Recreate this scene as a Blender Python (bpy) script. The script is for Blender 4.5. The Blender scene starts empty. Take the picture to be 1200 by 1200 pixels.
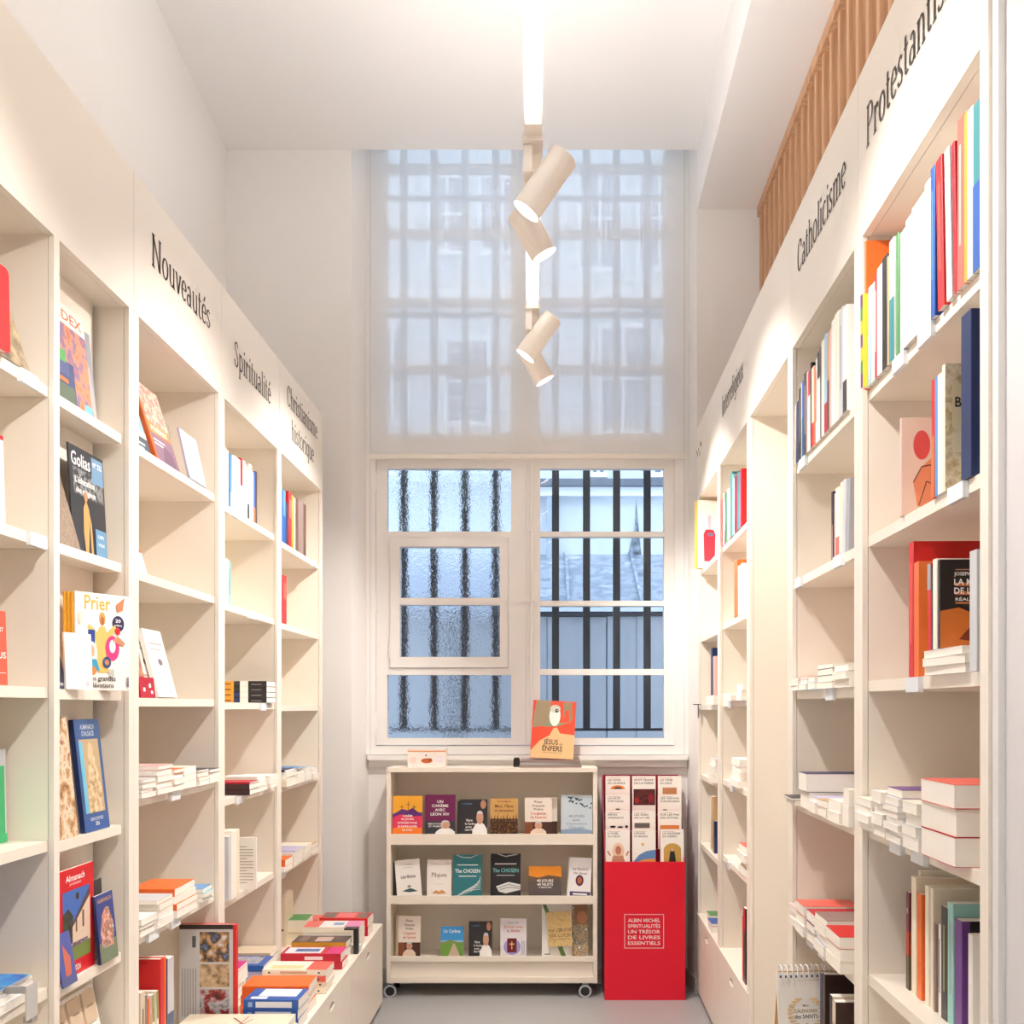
import bpy, bmesh, math, random
from mathutils import Matrix, Vector

# ------------------------------------------------------------------ camera, world, exposure
scene = bpy.context.scene
EYE = 1.54
cam_d = bpy.data.cameras.new('camera')
cam_d.sensor_width = 36.0
cam_d.lens = 36.0
cam_d.shift_x = -41.0 / 1200.0
cam_d.shift_y = 228.0 / 1200.0
cam_d.clip_start = 0.05
cam = bpy.data.objects.new('camera', cam_d)
cam.location = (0, 0, EYE)
cam.rotation_euler = (math.pi / 2, 0, 0)
scene.collection.objects.link(cam)
scene.camera = cam

world = bpy.data.worlds.new('sky')
scene.world = world
world.use_nodes = True
bg = world.node_tree.nodes['Background']
bg.inputs['Color'].default_value = (0.76, 0.87, 1.0, 1)
bg.inputs['Strength'].default_value = 3.1

scene.view_settings.view_transform = 'Standard'
scene.view_settings.look = 'None'
scene.view_settings.gamma = 1.0
scene.view_settings.use_curve_mapping = False
scene.view_settings.exposure = 0.6
scene.cycles.use_denoising = True
scene.cycles.max_bounces = 10
scene.cycles.diffuse_bounces = 6
scene.cycles.transparent_max_bounces = 16

SPOT_W = 66.0          # watts of one spotlight
UP_E = 56.0            # emission of the unseen upward strip added on top of the track
STRIP_E = 3.0          # emission of the linear diffusers
WARM = (1.0, 0.95, 0.895)

# ------------------------------------------------------------------ helpers: materials
def lin(c):
    r = []
    for v in c[:3]:
        v = v / 255.0
        r.append(v / 12.92 if v <= 0.04045 else ((v + 0.055) / 1.055) ** 2.4)
    return (r[0], r[1], r[2], 1.0)

_mats = {}
def paint(c, rough=0.5, var=0.04, scale=9.0, bump=0.0, name=None):
    """plain procedural paint: a base colour with slight noise variation"""
    key = (tuple(c), rough, var, scale, bump)
    if key in _mats:
        return _mats[key]
    m = bpy.data.materials.new(name or 'paint_%02x%02x%02x' % tuple(int(v) for v in c[:3]))
    m.use_nodes = True
    nt = m.node_tree
    b = nt.nodes['Principled BSDF']
    b.inputs['Roughness'].default_value = rough
    tc = nt.nodes.new('ShaderNodeTexCoord')
    nz = nt.nodes.new('ShaderNodeTexNoise')
    nz.inputs['Scale'].default_value = scale
    nz.inputs['Detail'].default_value = 3
    mx = nt.nodes.new('ShaderNodeMix'); mx.data_type = 'RGBA'
    L = lin(c)
    mx.inputs['A'].default_value = (L[0] * (1 - var), L[1] * (1 - var), L[2] * (1 - var), 1)
    mx.inputs['B'].default_value = (min(1, L[0] * (1 + var)), min(1, L[1] * (1 + var)), min(1, L[2] * (1 + var)), 1)
    nt.links.new(tc.outputs['Object'], nz.inputs['Vector'])
    nt.links.new(nz.outputs['Fac'], mx.inputs['Factor'])
    nt.links.new(mx.outputs['Result'], b.inputs['Base Color'])
    if bump:
        bp = nt.nodes.new('ShaderNodeBump')
        bp.inputs['Strength'].default_value = bump
        bp.inputs['Distance'].default_value = 0.01
        nt.links.new(nz.outputs['Fac'], bp.inputs['Height'])
        nt.links.new(bp.outputs['Normal'], b.inputs['Normal'])
    _mats[key] = m
    return m

def picture(cols, scale=30.0, seed=0.0, stretch=(1, 1, 1), sharp=False):
    """mottled printed picture: noise through a colour ramp"""
    key = ('pic', tuple(map(tuple, cols)), scale, seed, stretch, sharp)
    if key in _mats:
        return _mats[key]
    m = bpy.data.materials.new('printed_picture')
    m.use_nodes = True
    nt = m.node_tree
    b = nt.nodes['Principled BSDF']
    b.inputs['Roughness'].default_value = 0.35
    tc = nt.nodes.new('ShaderNodeTexCoord')
    mp = nt.nodes.new('ShaderNodeMapping')
    mp.inputs['Location'].default_value = (seed, seed * 1.7, seed * 0.3)
    mp.inputs['Scale'].default_value = stretch
    nz = nt.nodes.new('ShaderNodeTexNoise')
    nz.inputs['Scale'].default_value = scale
    nz.inputs['Detail'].default_value = 4
    cr = nt.nodes.new('ShaderNodeValToRGB')
    if sharp:
        cr.color_ramp.interpolation = 'CONSTANT'
    els = cr.color_ramp.elements
    n = len(cols)
    for i, c in enumerate(cols):
        pos = 0.3 + 0.4 * i / max(1, n - 1)
        if i < 2:
            e = els[i]; e.position = pos
        else:
            e = els.new(pos)
        e.color = lin(c)
    nt.links.new(tc.outputs['Object'], mp.inputs['Vector'])
    nt.links.new(mp.outputs['Vector'], nz.inputs['Vector'])
    nt.links.new(nz.outputs['Fac'], cr.inputs['Fac'])
    nt.links.new(cr.outputs['Color'], b.inputs['Base Color'])
    _mats[key] = m
    return m

def emitter(name, col, strength):
    m = bpy.data.materials.new(name)
    m.use_nodes = True
    nt = m.node_tree
    nt.nodes.remove(nt.nodes['Principled BSDF'])
    e = nt.nodes.new('ShaderNodeEmission')
    e.inputs['Color'].default_value = (*col, 1)
    e.inputs['Strength'].default_value = strength
    nt.links.new(e.outputs[0], nt.nodes['Material Output'].inputs[0])
    return m

MELAMINE = paint((238, 229, 216), 0.42, 0.015, 5.0, name='warm_white_melamine')
EDGE = paint((240, 232, 220), 0.4, 0.01, 5.0, name='melamine_edge')
WALL = paint((232, 229, 226), 0.85, 0.012, 2.0, 0.03, name='white_wall_paint')
CEIL = paint((236, 233, 231), 0.9, 0.01, 2.0, name='white_ceiling_paint')
FLOOR = paint((164, 163, 163), 0.38, 0.05, 3.0, 0.02, name='grey_poured_floor')
WINPAINT = paint((238, 235, 232), 0.4, 0.01, 6.0, name='white_window_paint')
LETTER = paint((70, 60, 55), 0.6, 0.02, name='dark_letter_vinyl')
PAGES = paint((242, 236, 226), 0.8, 0.03, 60.0, name='page_edges')
LAMPWHITE = paint((236, 228, 218), 0.35, 0.01, name='lamp_white')
BARS = paint((58, 60, 66), 0.6, 0.12, 12.0, name='dark_iron')

# ------------------------------------------------------------------ helpers: meshes
class MB:
    def __init__(s):
        s.v, s.f, s.m = [], [], []
    def quad(s, pts, m=0):
        i = len(s.v); s.v += [tuple(p) for p in pts]; s.f.append(tuple(range(i, i + len(pts)))); s.m.append(m)
    def box(s, x0, x1, y0, y1, z0, z1, m=0):
        i = len(s.v)
        s.v += [(x0, y0, z0), (x1, y0, z0), (x1, y1, z0), (x0, y1, z0), (x0, y0, z1), (x1, y0, z1), (x1, y1, z1), (x0, y1, z1)]
        for q in ((0, 3, 2, 1), (4, 5, 6, 7), (0, 1, 5, 4), (1, 2, 6, 5), (2, 3, 7, 6), (3, 0, 4, 7)):
            s.f.append(tuple(i + k for k in q)); s.m.append(m)
        return s
    def prism(s, poly, z0, z1, m=0, axis='z'):
        """poly: ccw 2-D outline, extruded along an axis"""
        n = len(poly); i = len(s.v)
        def P(a, b, c):
            return (a, b, c) if axis == 'z' else ((c, a, b) if axis == 'x' else (a, c, b))
        s.v += [P(a, b, z0) for a, b in poly] + [P(a, b, z1) for a, b in poly]
        s.f.append(tuple(i + k for k in reversed(range(n)))); s.m.append(m)
        s.f.append(tuple(i + n + k for k in range(n))); s.m.append(m)
        for k in range(n):
            j = (k + 1) % n
            s.f.append((i + k, i + j, i + n + j, i + n + k)); s.m.append(m)
        return s
    def cyl(s, p0, p1, r0, r1=None, n=16, m=0, caps=True):
        r1 = r0 if r1 is None else r1
        p0, p1 = Vector(p0), Vector(p1)
        d = (p1 - p0).normalized()
        a = d.orthogonal().normalized(); b = d.cross(a)
        i = len(s.v)
        for p, r in ((p0, r0), (p1, r1)):
            for k in range(n):
                t = 2 * math.pi * k / n
                s.v.append(tuple(p + a * (r * math.cos(t)) + b * (r * math.sin(t))))
        for k in range(n):
            j = (k + 1) % n
            s.f.append((i + k, i + j, i + n + j, i + n + k)); s.m.append(m)
        if caps:
            s.f.append(tuple(i + k for k in reversed(range(n)))); s.m.append(m)
            s.f.append(tuple(i + n + k for k in range(n))); s.m.append(m)
        return s
    def tube(s, pts, r, n=8, m=0):
        for a, b in zip(pts, pts[1:]):
            s.cyl(a, b, r, r, n, m)
        return s
    def mesh(s, name, mats):
        me = bpy.data.meshes.new(name)
        me.from_pydata(s.v, [], s.f)
        for q in mats:
            me.materials.append(q)
        if len(mats) > 1:
            me.polygons.foreach_set('material_index', s.m)
        me.update()
        return me

def new(name, mb, mats, parent=None, matrix=None):
    if not isinstance(mats, (list, tuple)):
        mats = [mats]
    o = bpy.data.objects.new(name, mb.mesh(name, mats) if isinstance(mb, MB) else mb)
    scene.collection.objects.link(o)
    if parent:
        o.parent = parent
    if matrix is not None:
        o.matrix_basis = matrix
    return o

def smooth(o, angle=0.6):
    me = o.data
    me.polygons.foreach_set('use_smooth', [True] * len(me.polygons))
    try:
        me.set_sharp_from_angle(angle=angle)
    except Exception:
        pass
    return o

def tag(o, label, cat, group=None):
    o['label'] = label; o['category'] = cat
    if group:
        o['group'] = group
    return o

def thing(name, label, cat, matrix=None, group=None):
    o = bpy.data.objects.new(name, None)
    o.empty_display_size = 0.05
    scene.collection.objects.link(o)
    if matrix is not None:
        o.matrix_basis = matrix
    return tag(o, label, cat, group)

def struct(name, mb, mats, label):
    o = new(name, mb, mats); o['kind'] = 'structure'; o['label'] = label
    return o

def T(x, y, z):
    return Matrix.Translation((x, y, z))
def RX(a): return Matrix.Rotation(a, 4, 'X')
def RY(a): return Matrix.Rotation(a, 4, 'Y')
def RZ(a): return Matrix.Rotation(a, 4, 'Z')
PI = math.pi

# local frames: x runs to the viewer's right along a shelf front, y goes into the shelf
def FL(d=0.0):                                  # shelves on the left, x of the frame = world Y
    return T(-1.15, d, 0) @ RZ(PI / 2)
SK = 0.0217
def FR(d):                                      # shelves on the right, x of the frame runs back to the viewer
    return T(0.686 + SK * d, d, 0) @ RZ(-PI / 2 - math.atan(SK))

# ------------------------------------------------------------------ helpers: lettering
_txt = {}
def text_shape(s):
    if s in _txt:
        return _txt[s]
    cu = bpy.data.curves.new('lettering', 'FONT')
    cu.body = s; cu.size = 1.0; cu.resolution_u = 2; cu.fill_mode = 'FRONT'; cu.offset = 0.014
    ob = bpy.data.objects.new('lettering', cu)
    me = bpy.data.meshes.new_from_object(ob)
    vs = [(v.co.x, v.co.y) for v in me.vertices]
    fs = [tuple(p.vertices) for p in me.polygons]
    bpy.data.objects.remove(ob); bpy.data.meshes.remove(me); bpy.data.curves.remove(cu)
    if not vs:
        vs, fs = [(0, 0), (1, 0), (1, 1)], []
    x0 = min(v[0] for v in vs); x1 = max(v[0] for v in vs)
    _txt[s] = ([(v[0] - x0, v[1]) for v in vs], fs, x1 - x0)
    return _txt[s]

TH, TN = 0.115, 0.05                             # thick and thin strokes of the serif alphabet
def _arc(cx, cy, rx, ry, a0, a1, n=14):
    return [(cx + rx * math.cos(math.radians(a0 + (a1 - a0) * k / n)), cy + ry * math.sin(math.radians(a0 + (a1 - a0) * k / n))) for k in range(n + 1)]
def _ser(x, y, w=0.11):
    return [(x - w, y), (x + w, y)]
def _glyph(c):
    X = 0.66
    up = lambda x, a=0.0, b=X: [(x, a), (x, b)]
    if c == 'o': return 0.56, [_arc(.27, .33, .21, .31, 0, 360, 22)]
    if c == 'e': return 0.50, [[(.08, .36), (.43, .36)], _arc(.26, .33, .19, .31, 8, 315, 18)]
    if c == 'é': return 0.50, [[(.08, .36), (.43, .36)], _arc(.26, .33, .19, .31, 8, 315, 18), [(.22, .76), (.36, .95)]]
    if c == 'c': return 0.48, [_arc(.27, .33, .19, .31, 48, 312, 16)]
    if c == 'a': return 0.52, [[(.37, .04), (.37, .46)], _arc(.24, .46, .13, .18, 0, 150, 8), _arc(.22, .19, .15, .17, 0, 360, 16), [(.37, .04), (.46, .02)]]
    if c == 's': return 0.44, [[(.35, .54), (.28, .62), (.17, .62), (.09, .53), (.12, .42), (.3, .27), (.36, .17), (.31, .06), (.2, .03), (.1, .06), (.06, .16)]]
    if c == 'n': return 0.60, [up(.13), up(.45, 0, .46), _arc(.29, .44, .16, .2, 0, 165, 8), _ser(.13, .02), _ser(.45, .02), [(.03, X - .03), (.13, X - .03)]]
    if c == 'h': return 0.60, [up(.13, 0, 1.0), up(.45, 0, .46), _arc(.29, .44, .16, .2, 0, 165, 8), _ser(.13, .02), _ser(.45, .02), [(.03, .98), (.13, .98)]]
    if c == 'm': return 0.90, [up(.13), up(.44, 0, .46), up(.75, 0, .46), _arc(.285, .44, .155, .2, 0, 165, 8), _arc(.595, .44, .155, .2, 0, 165, 8), _ser(.13, .02), _ser(.44, .02), _ser(.75, .02), [(.03, X - .03), (.13, X - .03)]]
    if c == 'r': return 0.44, [up(.13), _arc(.29, .42, .16, .2, 60, 165, 8), _ser(.13, .02, .12), [(.03, X - .03), (.13, X - .03)], [(.34, .5), (.38, .6)]]
    if c == 'u': return 0.60, [up(.14, .2, X), up(.45, 0, X), _arc(.295, .22, .155, .2, 180, 345, 8), [(.04, X - .03), (.14, X - .03)], [(.36, X - .03), (.45, X - .03)], [(.45, .02), (.55, .02)]]
    if c == 'v': return 0.54, [[(.08, X), (.27, .02)], [(.27, .02), (.45, X)], _ser(.08, X - .02, .09), _ser(.45, X - .02, .09)]
    if c == 'i': return 0.30, [up(.15), _ser(.15, .02), [(.05, X - .03), (.15, X - .03)], [(.15, .82), (.15, .94)]]
    if c == 'l': return 0.30, [up(.15, 0, 1.0), _ser(.15, .02), [(.05, .98), (.15, .98)]]
    if c == 't': return 0.38, [up(.15, .14, .86), _arc(.25, .14, .1, .12, 180, 320, 6), [(.04, X - .04), (.32, X - .04)]]
    if c == 'p': return 0.58, [up(.13, -.3, X), _arc(.29, .33, .19, .3, -160, 160, 16), _ser(.13, -.29), [(.03, X - .03), (.13, X - .03)]]
    if c == 'q': return 0.58, [up(.45, -.3, X), _arc(.27, .33, .19, .3, 20, 340, 16), _ser(.45, -.29)]
    if c == 'g': return 0.56, [up(.45, -.12, X), _arc(.27, .34, .18, .29, 20, 340, 16), _arc(.27, -.1, .18, .18, 200, 360, 8)]
    if c == 'x': return 0.54, [[(.08, X), (.44, .02)], [(.43, X), (.09, .02)], _ser(.08, X - .02, .08), _ser(.43, X - .02, .08), _ser(.09, .02, .08), _ser(.44, .02, .08)]
    if c == 'N': return 0.86, [up(.15, 0, 1.0), [(.13, .98), (.68, .02)], up(.68, 0, 1.0), _ser(.15, .02), _ser(.15, .98), _ser(.68, .98)]
    if c == 'S': return 0.60, [[(.47, .8), (.38, .95), (.24, .96), (.12, .85), (.13, .69), (.28, .55), (.44, .4), (.49, .22), (.39, .06), (.23, .03), (.11, .1), (.07, .26)]]
    if c == 'C': return 0.66, [_arc(.36, .5, .27, .47, 45, 315, 20), [(.55, .7), (.55, .9)]]
    if c == 'P': return 0.64, [up(.16, 0, 1.0), _arc(.3, .73, .24, .25, -90, 90, 12), [(.16, .97), (.3, .97)], [(.16, .48), (.3, .48)], _ser(.16, .02), [(.05, .98), (.16, .98)]]
    if c == 'I': return 0.36, [up(.18, 0, 1.0), _ser(.18, .02), _ser(.18, .98)]
    return 0.3, []
def serif_quads(s, height, width=None):
    """lettering in a slab-serif alphabet: list of flat quads in metres, centred on x = 0, baseline 0"""
    x = 0; out = []
    for c in s:
        adv, st = _glyph(c)
        for line in st:
            pts = [Vector((x + a, b)) for a, b in line]
            rib = []
            for k in range(len(pts)):
                a = pts[max(0, k - 1)]; b = pts[min(len(pts) - 1, k + 1)]
                d = (b - a).normalized()
                w = TN + (TH - TN) * abs(d.y) ** 1.3
                nrm = Vector((-d.y, d.x)) * (w / 2)
                rib.append((pts[k] + nrm, pts[k] - nrm))
            for (a, b), (c2, d2) in zip(rib, rib[1:]):
                out.append([b, d2, c2, a])
        x += adv
    k = height
    kx = (width / x) if width else height
    return [[((p.x - x / 2) * kx, p.y * k) for p in q] for q in out]

# ------------------------------------------------------------------ helpers: printed art on covers
class Art:
    """flat print laid on a face; a runs 0..1 left to right, b runs 0..1 bottom to top"""
    def __init__(s):
        s.items = []
    def rect(s, a0, b0, a1, b1, c): s.items.append(('p', [(a0, b0), (a1, b0), (a1, b1), (a0, b1)], c)); return s
    def poly(s, pts, c): s.items.append(('p', pts, c)); return s
    def ell(s, cx, cy, rx, ry, c, n=20, a0=0, a1=360):
        s.items.append(('p', [(cx + rx * math.cos(math.radians(a0 + (a1 - a0) * k / n)), cy + ry * math.sin(math.radians(a0 + (a1 - a0) * k / n))) for k in range(n + (0 if a1 - a0 == 360 else 1))], c)); return s
    def text(s, t, cx, b, h, c, w=None, align='c'): s.items.append(('t', t, cx, b, h, c, w, align)); return s
    def line(s, pts, wd, c):
        for (x0, y0), (x1, y1) in zip(pts, pts[1:]):
            dx, dy = x1 - x0, y1 - y0
            l = math.hypot(dx, dy) or 1
            nx, ny = -dy / l * wd / 2, dx / l * wd / 2
            s.items.append(('p', [(x0 + nx, y0 + ny), (x0 - nx, y0 - ny), (x1 - nx, y1 - ny), (x1 + nx, y1 + ny)], c))
        return s
    def figure(s, cx, b0, h, robe, skin=(206, 156, 128), hair=(206, 204, 204), w=None):
        """a generic robed figure: shoulders, neck, head and cap"""
        w = w or h * 0.9
        s.poly([(cx - w * .55, b0), (cx + w * .55, b0), (cx + w * .5, b0 + h * .28), (cx + w * .3, b0 + h * .45), (cx + w * .1, b0 + h * .52), (cx - w * .12, b0 + h * .52), (cx - w * .34, b0 + h * .42), (cx - w * .52, b0 + h * .24)], robe)
        s.ell(cx, b0 + h * .7, w * .25, h * .25, skin)
        s.ell(cx, b0 + h * .84, w * .21, h * .12, hair, 14, 0, 180)
        return s
    def build(s, W, H, put, name, parent, shear=0.0):
        """put(x, y, lift) -> 3-D point; W, H in metres"""
        mats, idx = [], {}
        mb = MB()
        lift = 0.0004
        for it in s.items:
            c = it[2] if it[0] == 'p' else it[5]
            m = c if not isinstance(c, tuple) else paint(c, 0.4, 0.02, 30.0)
            if m.name not in idx:
                idx[m.name] = len(mats); mats.append(m)
            mi = idx[m.name]
            if it[0] == 'p':
                mb.quad([put(a * W, b * H, lift) for a, b in it[1]], mi)
            else:
                _, t, cx, b, h, c, w, al = it
                vs, fs, tw = text_shape(t)
                ky = h * H / 0.72
                kx = ky if not w else w * W / tw
                off = {'c': -tw * kx / 2, 'l': 0, 'r': -tw * kx}[al]
                i0 = len(mb.v)
                mb.v += [put(cx * W + off + x * kx, b * H + y * ky, lift) for x, y in vs]
                for f in fs:
                    mb.f.append(tuple(i0 + k for k in f)); mb.m.append(mi)
            lift += 0.00012
        return new(name, mb, mats, parent)

# ------------------------------------------------------------------ helpers: books
COL = dict(white=(244, 241, 236), cream=(240, 228, 205), beige=(222, 204, 178), ivory=(248, 240, 222), grey=(168, 168, 170), silver=(205, 206, 210),
           charcoal=(58, 56, 58), black=(30, 28, 30), navy=(28, 44, 92), blue=(40, 92, 176), pale_blue=(168, 200, 226), sky_blue=(96, 152, 206),
           teal=(60, 138, 146), mint=(150, 205, 200), green=(84, 150, 84), olive=(150, 152, 96), yellow=(244, 206, 60), mustard=(226, 164, 56),
           orange=(236, 112, 44), coral=(236, 106, 92), red=(214, 38, 40), crimson=(190, 18, 48), maroon=(104, 22, 42), pink=(238, 150, 190), magenta=(216, 40, 140),
           rose=(236, 190, 184), lavender=(196, 190, 222), purple=(110, 66, 140), brown=(112, 76, 62), taupe=(150, 126, 118), tan=(206, 170, 120), dark_brown=(62, 42, 36))
def cname(c): return c.replace('_', ' ')
ORD = ['first', 'second', 'third', 'fourth', 'fifth', 'sixth', 'seventh', 'eighth', 'ninth', 'tenth', 'eleventh', 'twelfth', 'thirteenth', 'fourteenth',
       'fifteenth', 'sixteenth', 'seventeenth', 'eighteenth', 'nineteenth', 'twentieth', 'twenty-first', 'twenty-second', 'twenty-third', 'twenty-fourth', 'twenty-fifth']

def book(M, t, h, w, cover, label, group=None, hard=False, front=None, back=None, spine=None, pages=PAGES, name='book', cat='book', bow=0.0):
    """one book: x = thickness, spine at y = 0, z = height; front cover is the x = t face"""
    found = sorted(((label.find(q), q) for q in ('magazine', 'booklet', 'pamphlet', 'pocket book', 'card', 'book', 'almanac', 'sheet', 'board') if q in label), key=lambda e: (e[0], -len(e[1])))
    if found and found[0][1] not in ('book', 'board') and name in ('book', 'paperback'):
        cat = found[0][1]; name = cat.replace(' ', '_')
    c = 0.0022 if hard else 0.0009
    c = min(c, t * 0.2)
    ins = 0.003 if hard else 0.0006
    col = COL[cover] if isinstance(cover, str) else cover
    cm = col if not isinstance(col, tuple) else paint(col, 0.38, 0.03, 25.0)
    mb = MB()
    e = 0.0012 if t > 0.006 else 0.0
    mb.prism([(e, 0), (t - e, 0), (t, e), (t, w), (t - c, w), (t - c, c), (c, c), (c, w), (0, w), (0, e)], 0, h)
    o = new(name, mb, cm, None, M)
    tag(o, label, cat, group)
    pb = MB().box(c, t - c, c, w - ins, ins, h - ins)
    new('page_block', pb, pages, o)
    if front: front.build(w, h, lambda a, b, l: (t + l, a, b), 'cover_print', o)
    if back: back.build(w, h, lambda a, b, l: (-l, w - a, b), 'back_cover_print', o)
    if spine: spine.build(t, h, lambda a, b, l: (a, -l, b), 'spine_print', o)
    return o

def face_out(F, u, v, z, w, lean=0.0, yaw=0.0, roll=0.0):
    """matrix of a book showing its front cover: left bottom corner of the cover at (u, v, z)"""
    return F @ T(u, v, z) @ RZ(yaw) @ RX(-lean) @ RY(roll) @ RZ(-PI / 2)      # callers lift z so the back edge stays on the shelf
def show(F, u, v, z, w, h, t, cover, label, lean=0.12, yaw=0.0, roll=0.0, front=None, **k):
    # the book's own front face is x = t: pull the body behind the given line
    return book(face_out(F, u, v, z + t * math.sin(abs(lean)) + w * math.sin(max(0.0, roll)), w, lean, yaw, roll) @ T(-t, 0, 0), t, h, w, cover, label, front=front, **k)

rnd = random.Random(5)
def spine_art(kind, c2):
    a = Art()
    c = COL[c2] if isinstance(c2, str) else c2
    if kind == 'band': a.rect(0.0, 0.0, 1.0, 0.3, c)
    elif kind == 'top': a.rect(0.0, 0.7, 1.0, 1.0, c)
    elif kind == 'label': a.rect(0.12, 0.52, 0.88, 0.86, c)
    elif kind == 'line': a.rect(0.36, 0.25, 0.62, 0.84, c)
    elif kind == 'multi':
        for k, q in enumerate(('purple', 'green', 'yellow', 'purple', 'yellow', 'green', 'purple')):
            a.rect(0, k / 7, 1, (k + 1) / 7, COL[q])
    elif kind == 'half': a.rect(0, 0, 1, .52, c)
    return a

def row(F, z, u, items, place, v=0.02, group=None, start=0):
    """spine-out books side by side; item = (thickness, height, cover[, dict])"""
    for i, it in enumerate(items):
        t, h, c = it[:3]
        k = dict(it[3]) if len(it) > 3 else {}
        gap = k.pop('gap', 0.0); lean = k.pop('lean', 0.0); sp = k.pop('sp', None); dv = k.pop('v', 0.0); w = k.pop('w', h * 0.66); what = k.pop('what', None)
        u += gap
        if lean < 0:                              # leans to the viewer's left: foot moves right
            M = F @ T(u + h * math.sin(-lean), v + dv, z) @ RY(lean)
        elif lean > 0:
            M = F @ T(u, v + dv, z + t * math.sin(lean)) @ RY(lean)
        else:
            M = F @ T(u, v + dv, z)
        size = 'slim' if t < 0.018 else ('thick' if t > 0.04 else 'upright')
        lab = f"{what or size + ' ' + cname(c) + ' book'}, {ORD[i + start]} from left on {place}"
        sa_ = k.pop('spine', None) or (spine_art(*sp) if sp else None)
        book(M, t, h, w, c, lab, group or 'books on the shelves', spine=sa_, **k)
        u += t * math.cos(lean) + (h * math.sin(abs(lean)) if lean < 0 else 0) + 0.0012
    return u

def stack(F, u, v, z, items, place, out='fore', group=None, jit=0.012):
    """books lying flat, bottom first; item = (thickness, length, width, cover[, dict]).
    (u, v) = front left corner; length runs along the shelf unless out == 'end'"""
    n = len(items)
    for i, it in enumerate(items):
        t, L, w, c = it[:4]
        k = dict(it[4]) if len(it) > 4 else {}
        what = k.pop('what', None)
        ju = rnd.uniform(-jit, jit) * .5; jv = rnd.uniform(0, jit); ya = rnd.uniform(-.03, .03) if jit else 0
        base = F @ T(u + ju + L / 2, v + jv + w / 2, z) @ RZ(ya)
        if out == 'spine':                        # spine to the shelf front
            M = base @ T(L / 2, -w / 2, 0) @ RY(-PI / 2)
        elif out == 'near':                       # L is the book's width here, w its height; spine turned to -x of the frame
            M = base @ RZ(-PI / 2) @ T(w / 2, -L / 2, 0) @ RY(-PI / 2)
        elif out == 'right':                      # spine turned to +x of the frame
            M = base @ RZ(PI / 2) @ T(w / 2, -L / 2, 0) @ RY(-PI / 2)
        else:
            M = base @ RZ(PI) @ T(L / 2, -w / 2, 0) @ RY(-PI / 2)
        hh, ww = (L, w) if out in ('spine', 'fore') else (w, L)
        pos = 'top' if i == n - 1 else ('bottom' if i == 0 else ORD[n - 1 - i] + ' from top')
        lab = f"{what or cname(c) + ' book'}, {pos} in {place}".replace(' in the ', ', ').replace(',,', ',').replace(' on the ', ' on ') if n > 1 else f"{what or cname(c) + ' book'} lying flat, {place}"
        k.setdefault('name', 'paperback'); k.setdefault('cat', 'paperback')
        lab = lab.replace(' book,', ' paperback,').replace(' book lying', ' paperback lying')
        book(M, t, hh, ww, c, lab, group or 'books stacked flat', **k)
        z += t + 0.0004
    return z
# ================================================================== the room
D1, D2 = 5.5, 5.7            # face of the window wall, back of the window niche
CZ = 4.53                    # ceiling height
struct('floor', MB().box(-2.2, 2.2, -3.2, 6.0, -0.05, 0.0), FLOOR, 'grey poured floor of the shop aisle')
mb = MB().prism([(-2.2, -3.2), (2.2, -3.2), (2.2, D1), (-2.2, D1)], CZ, CZ + 0.5)
struct('ceiling', mb, CEIL, 'white flat ceiling ending short of the tall window')
# left wall with its slight kink
mb = MB().prism([(-2.0, -3.2), (-1.625, -3.2), (-1.625, 3.73), (-1.723, D1), (-2.0, D1)], 0, CZ)
struct('wall_left', mb, WALL, 'white wall rising above the bookcases beside the Nouveautés sign')
# window wall: two piers with splayed reveals, the apron below the window, a lintel above the ceiling edge
mb = MB().prism([(-2.0, D1), (-1.05, D1), (-0.993, D2), (-0.993, 6.0), (-2.0, 6.0)], 0, 5.2)
struct('wall_back', mb, WALL, 'white pier between bookcases and tall window')
mb = MB().prism([(0.807, D1), (2.0, D1), (2.0, 6.0), (0.780, 6.0), (0.780, D2)], 0, 5.2)
struct('wall_back_right', mb, WALL, 'white pier between tall window and wooden slat screen')
mb = MB().box(-0.993, 0.780, D2, 6.0, 0, 1.262)
struct('wall_back_apron', mb, WALL, 'white wall below the window sill')
struct('wall_back_lintel', MB().box(-0.993, 0.780, D2 - 0.0, 6.0, 4.9, 5.2).box(-1.1, 0.85, D1, 6.0, 5.2, 5.3), WALL, 'white lintel over the tall window')
struct('wall_near', MB().box(-2.0, 2.0, -3.3, -3.2, 0, CZ), WALL, 'white end wall')
# right side: wall behind the slats, soffit, near pier
def rx(d, v=0.0): return 0.686 + SK * d + v
mb = MB().prism([(rx(-3.2, .52), -3.2), (2.2, -3.2), (2.2, D1), (rx(D1, .52), D1)], 0, CZ)
struct('wall_right', mb, WALL, 'white wall behind the slat screen')
mb = MB().prism([(rx(-3.2, .002), -3.2), (rx(-3.2, .52), -3.2), (rx(D1, .52), D1), (rx(D1, .002), D1)], 4.21, CZ)
struct('trim_1', mb, CEIL, 'white boxed soffit above the slat screen')
mb = MB().prism([(rx(1.0, .02), -3.2), (rx(1.0, .52), -3.2), (rx(1.652, .52), 1.652), (rx(1.652, .018), 1.652)], 0, 4.21)
struct('wall_right_pier', mb, paint((214, 212, 214), 0.8, 0.012, 2.0, name='pale_grey_wall_paint'), 'pale grey wall pier at the picture edge')
mb = MB().prism([(rx(1.652, .006), 1.652), (rx(1.652, .1), 1.652), (rx(1.674, .1), 1.674), (rx(1.674, .006), 1.674)], 0, 3.9)
struct('trim_2', mb, paint((226, 224, 222), 0.6, 0.01), 'narrow filler strip beside the Protestantisme bookcase')
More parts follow.
